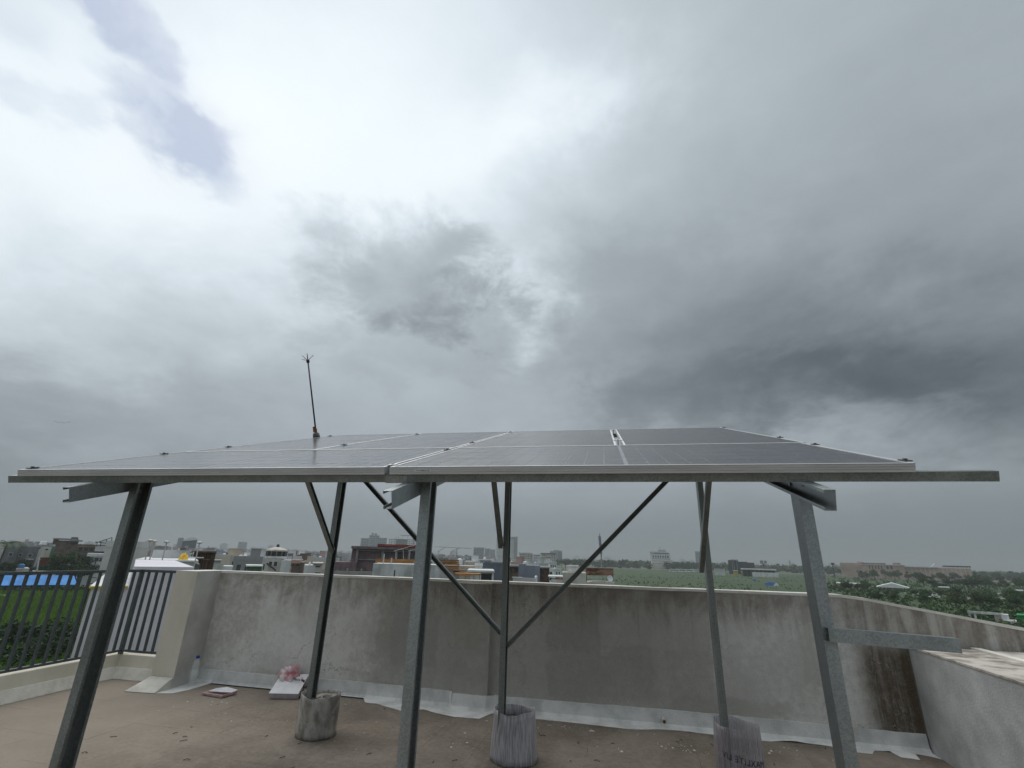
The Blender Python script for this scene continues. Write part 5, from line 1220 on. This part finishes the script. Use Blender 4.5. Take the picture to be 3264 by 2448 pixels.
TR = [make_tree(k, 8, 3.2, 2600, .22, ('leaf_dark', 'leaf_mid', 'leaf_olive', 'leaf_fresh')[k]) for k in range(4)]
near = [make_tree(20 + k, 9, 3.6, 7000, .17, ('leaf_dark', 'leaf_mid')[k]) for k in range(2)]
for sx, d, sc, lab, k in ((222, 184, .95, 'large leafy tree in front of the unfinished brown house', 1), (266, 178, .85, 'dark leafy tree beside the white house with dark upper windows', 0), (170, 180, .85, 'dark leafy tree right of the slim utility pole', 0),
                          (75, 186, .72, 'dark bushy tree under the blue tank hut', 0), (18, 176, .66, 'dark bushy tree at the left edge under the palm', 0), (285, 186, .9, 'tree behind the white left house, under the brown roof', 0), (762, 88, .74, 'dark round tree in front of the low green house', 0)):
    dd = ray(sx, 1800); h_ = math.hypot(dd.x, dd.y); plant('tree', near[k], (dd.x / h_ * d, dd.y / h_ * d, GZ), sc, lab, 'trees near the terrace')
# palm at the left edge
dd = ray(6, 1770); h_ = math.hypot(dd.x, dd.y); pd = 180
pm_ = thing('palm_tree', 'palm tree with drooping fronds at the left edge', 'tree', (dd.x / h_ * pd, dd.y / h_ * pd, GZ))
MB().tube([(0, 0, 0), (.1, 0, 6), (.2, .1, 10.2)], [.25, .2, .16], 8).build('trunk', 'bark', pm_)
for k in range(15):
    a = k * .85; L_ = 4.2; mb = MB(); lift = rc.uniform(.2, 1.2)
    sp = [Vector((.2 + L_ * f_ * math.cos(a), .1 + L_ * f_ * math.sin(a), 10.2 + lift * math.sin(f_ * 2.4) - 1.5 * f_ * f_)) for f_ in [i / 9 for i in range(10)]]
    mb.tube(sp, .02, 4)
    side = Vector((-math.sin(a), math.cos(a), 0))
    for i in range(1, 10):
        for sd in (-1, 1):
            for jj in range(2):
                p = sp[i] if jj == 0 else (sp[i] + sp[i - 1]) / 2
                tip = p + side * sd * .7 + Vector((math.cos(a) * .3, math.sin(a) * .25, -.22)); mb.add([p, p + (sp[i] - sp[i - 1]) * .3, tip], [(0, 1, 2)])
    mb.build('frond', 'leaf_mid', pm_)
# trees of the scrubland on the right, in front of and around the mall
def place_word(x):
    for lim, w in ((1700, 'below the tall banded tower'), (1790, 'below the stepped flats'), (1900, 'left of the tall mast'), (1990, 'just right of the tall mast'), (2070, 'left of the white hotel'), (2140, 'before the white hotel'), (2230, 'right of the white hotel'), (2320, 'left of the grandstand'), (2420, 'by the grandstand'), (2530, 'by the hoarding'), (2660, 'left of the sign mast'), (2760, 'above the peach house'), (2840, 'left of the pavilion peak'), (2910, 'right of the pavilion peak'), (3000, 'below the mall centre'), (3100, 'below the mall end'), (3180, 'above the ruin')):
        if x < lim: return w
    return 'near the right edge'
HUE = ('dark green', 'mid-green', 'olive', 'fresh green')
def grove(n, x0, x1, y0, y1, s0, s1, label, group, ok=lambda x, y: True):
    k = 0
    while k < n:
        sx, sy = rc.uniform(x0, x1), rc.uniform(y0, y1)
        if not ok(sx, sy): continue
        g = on_ground(sx, sy); ti = rc.randrange(4); sc_ = rc.uniform(s0, s1); f_ = (sc_ - s0) / (s1 - s0)
        plant('tree', TR[ti], (g.x, g.y, GZ), sc_, '%s %s tree %s, %s' % (('smaller', 'middling', 'larger')[min(2, int(f_ * 3))], HUE[ti], label, place_word(sx)), group); k += 1
grove(50, 2745, 3290, 1834, 1845, .85, 1.3, 'in the belt at the mall foot', 'trees at the foot of the mall')
grove(40, 2760, 3290, 1846, 1864, .75, 1.2, 'in the scrub below the mall', 'trees behind the pavilion', lambda x, y: not (2780 < x < 2910 and y > 1855))
grove(34, 2930, 3290, 1868, 1886, .5, .85, 'in the scrub behind the pavement', 'trees behind the pavement')
grove(16, 3040, 3280, 1915, 1950, .4, .62, 'in the scrub before the ruin', 'small trees before the ruin')
grove(12, 2690, 2800, 1880, 1893, .35, .6, 'in the low bushes', 'bushy trees by the peach house')
grove(10, 2760, 3060, 1905, 1928, .3, .5, 'in the scrub above the parapet', 'low bushes above the parapet')
grove(24, 2141, 2320, 1817, 1821, 1.0, 1.5, 'in the far tree line', 'trees between hotel and grandstand')
grove(20, 2405, 2660, 1820, 1826, .8, 1.2, 'in the line behind the roofs', 'trees behind the grandstand')
grove(36, 1770, 2140, 1803, 1812, 1.0, 1.5, 'at the field edge', 'trees at the left end of the field')
grove(22, 1600, 1790, 1797, 1806, .9, 1.3, 'before the low white offices', 'trees before the white offices')
dd_ = random.Random(9)
city_trees = 34
for k in range(city_trees):
    az, d = rc.uniform(-58, -14), rc.uniform(130, 700); p = polar(az, d)
    if any((p.x - a) ** 2 + (p.y - b_) ** 2 < (r_ + 2) ** 2 for a, b_, r_ in occupied): continue
    ti = rc.choice((0, 3, 1)); sc_ = rc.uniform(.7, 1.1)
    plant('tree', TR[ti], p, sc_, '%s %s tree among %s houses %s' % ('small' if sc_ < .9 else 'tall', HUE[ti], 'near' if d < 300 else 'mid-distance' if d < 500 else 'far', 'left of the front left post' if az < -48 else 'left of the domed house' if az < -36 else 'right of the domed house' if az < -31 else 'behind the brick building' if az < -21 else 'right of the brick building'), 'trees among the low houses')
# far woodland that reads as one mass
mb = MB(); rw = random.Random(31)
for i in range(2600):
    az = rw.uniform(-4, 62); d = rw.uniform(780, 2600); p = polar(az, d)
    if 13 < az < 35 and d < 860: continue
    r_ = rw.uniform(4, 8)
    leaf_cloud(mb, [(p.x, p.y, GZ + r_ * .7, r_)], 26, r_ * .42, rw, .9)
for i in range(1200):
    az = rw.uniform(-70, 8); d = rw.uniform(900, 2600); p = polar(az, d); r_ = rw.uniform(3, 6)
    leaf_cloud(mb, [(p.x, p.y, GZ + r_ * .7, r_)], 22, r_ * .42, rw, .9)
for i in range(330):
    g = on_ground(rw.uniform(2745, 3330), rw.uniform(1831, 1843)); r_ = rw.uniform(2.2, 4.2)
    leaf_cloud(mb, [(g.x, g.y, GZ + r_ * .8, r_), (g.x + rw.uniform(-2, 2), g.y, GZ + r_ * 1.5, r_ * .6)], 90, r_ * .2, rw, .8)
tag(mb.build('woodland', 'leaf_dark'), 'far dark woodland along the horizon', 'woodland', kind='stuff')
# scrub over the field
mb = MB()
for i in range(8200):
    sx, sy = rw.uniform(1500, 3400) if i < 4600 else rw.uniform(2640, 3400), 1818 + 190 * rw.random() ** 1.5
    if sx < 2640 and sy < 1830: continue
    g = on_ground(sx, sy); d = math.hypot(g.x, g.y)
    if d > 640 or d < 30: continue
    if mn.noise(Vector((g.x * .02, g.y * .02, 0))) < -.12 and rw.random() < .75: continue
    r_ = rw.uniform(.35, 1.25) if sx > 2640 else rw.uniform(.22, .6)
    leaf_cloud(mb, [(g.x, g.y, GZ + r_ * .55, r_)], 22 if d > 150 else 60, r_ * (.4 if d > 150 else .22), rw, .7)
tag(mb.build('scrub', 'scrub'), 'low green scrub covering the field beyond the wall', 'scrub', kind='stuff')
# tall grass of the lawn on the left, with dark bushes at the foot of the house
mb = MB()
for i in range(34000):
    az = rw.uniform(-64, -48.5); d = 52 + 112 * rw.random() ** .9; p = polar(az, d)
    if mn.noise(Vector((p.x * .12, p.y * .12, 3))) < -.25: continue
    h_ = rw.uniform(.3, .9)
    for k in range(2):
        a = rw.uniform(0, 6.28); c_, s_ = math.cos(a), math.sin(a); w_ = rw.uniform(.09, .2); t_ = rw.uniform(-.3, .3)
        mb.add([(p.x - c_ * w_, p.y - s_ * w_, GZ), (p.x + c_ * w_, p.y + s_ * w_, GZ), (p.x + t_, p.y + t_ * .6, GZ + h_)], [(0, 1, 2)])
tag(mb.build('grass', 'grass_bright'), 'bright green tall grass on the lawn below the railing', 'grass', kind='stuff')
mb = MB()
for i in range(120):
    az = rw.uniform(-66, -49.5); d = rw.uniform(64, 80) if rw.random() < .85 else rw.uniform(58, 92); p = polar(az, d); r_ = rw.uniform(.7, 1.5)
    if d > 86 and rw.random() < .5: continue
    leaf_cloud(mb, [(p.x, p.y, GZ + r_ * .8, r_), (p.x + .6, p.y, GZ + r_ * 1.3, r_ * .6)], 130, .2, rw, .6)
for i in range(160):
    az = rw.uniform(-66, -49); d = rw.uniform(156, 164); p = polar(az, d); r_ = rw.uniform(.5, 1.0)
    leaf_cloud(mb, [(p.x, p.y, GZ + r_ * .7, r_)], 60, .25, rw, .7)
tag(mb.build('bushes', 'leaf_dark'), 'dark bushes along the near and far edges of the lawn', 'bushes', kind='stuff')
# a few birds far off over the left city
for k, (sx, sy) in enumerate(((176, 1344), (184, 1347), (196, 1346), (203, 1349), (215, 1347), (222, 1346))):
    d = ray(sx, sy).normalized() * 160; o = thing('bird', 'tiny dark bird flying in the flock at the left', 'bird', EYE + d, rc.uniform(0, 6), 'flock of birds')
    MB().add([(-.12, 0, 0), (0, .05, .03), (.16, 0, .01), (0, -.05, .02)], [(0, 1, 2), (0, 2, 3), (0, 3, 1), (1, 3, 2)]).build('body', 'dark_steel', o)
    for s_ in (-1, 1): MB().add([(.05, s_ * .04, .02), (-.05, s_ * .04, .02), (-.06, s_ * .3, .12), (.02, s_ * .34, .13), (-.1, s_ * .62, .05)], [(0, 1, 2, 3), (3, 2, 4)]).build('wing', 'dark_steel', o)

# ---------- monsoon haze
m, t, b = new_mat('haze'); t.nodes.remove(b)
pv = t.nodes.new('ShaderNodeVolumePrincipled'); pv.inputs['Color'].default_value = (.52, .555, .575, 1); pv.inputs['Density'].default_value = .0004; pv.inputs['Anisotropy'].default_value = .2
t.links.new(pv.outputs[0], t.nodes['Material Output'].inputs['Volume'])
hz = MB().box(-6600, 6600, -6600, 6600, GZ - 1.5, 96).build('haze', 'haze')
tag(hz, 'thin grey monsoon haze over the city', 'haze', kind='stuff')
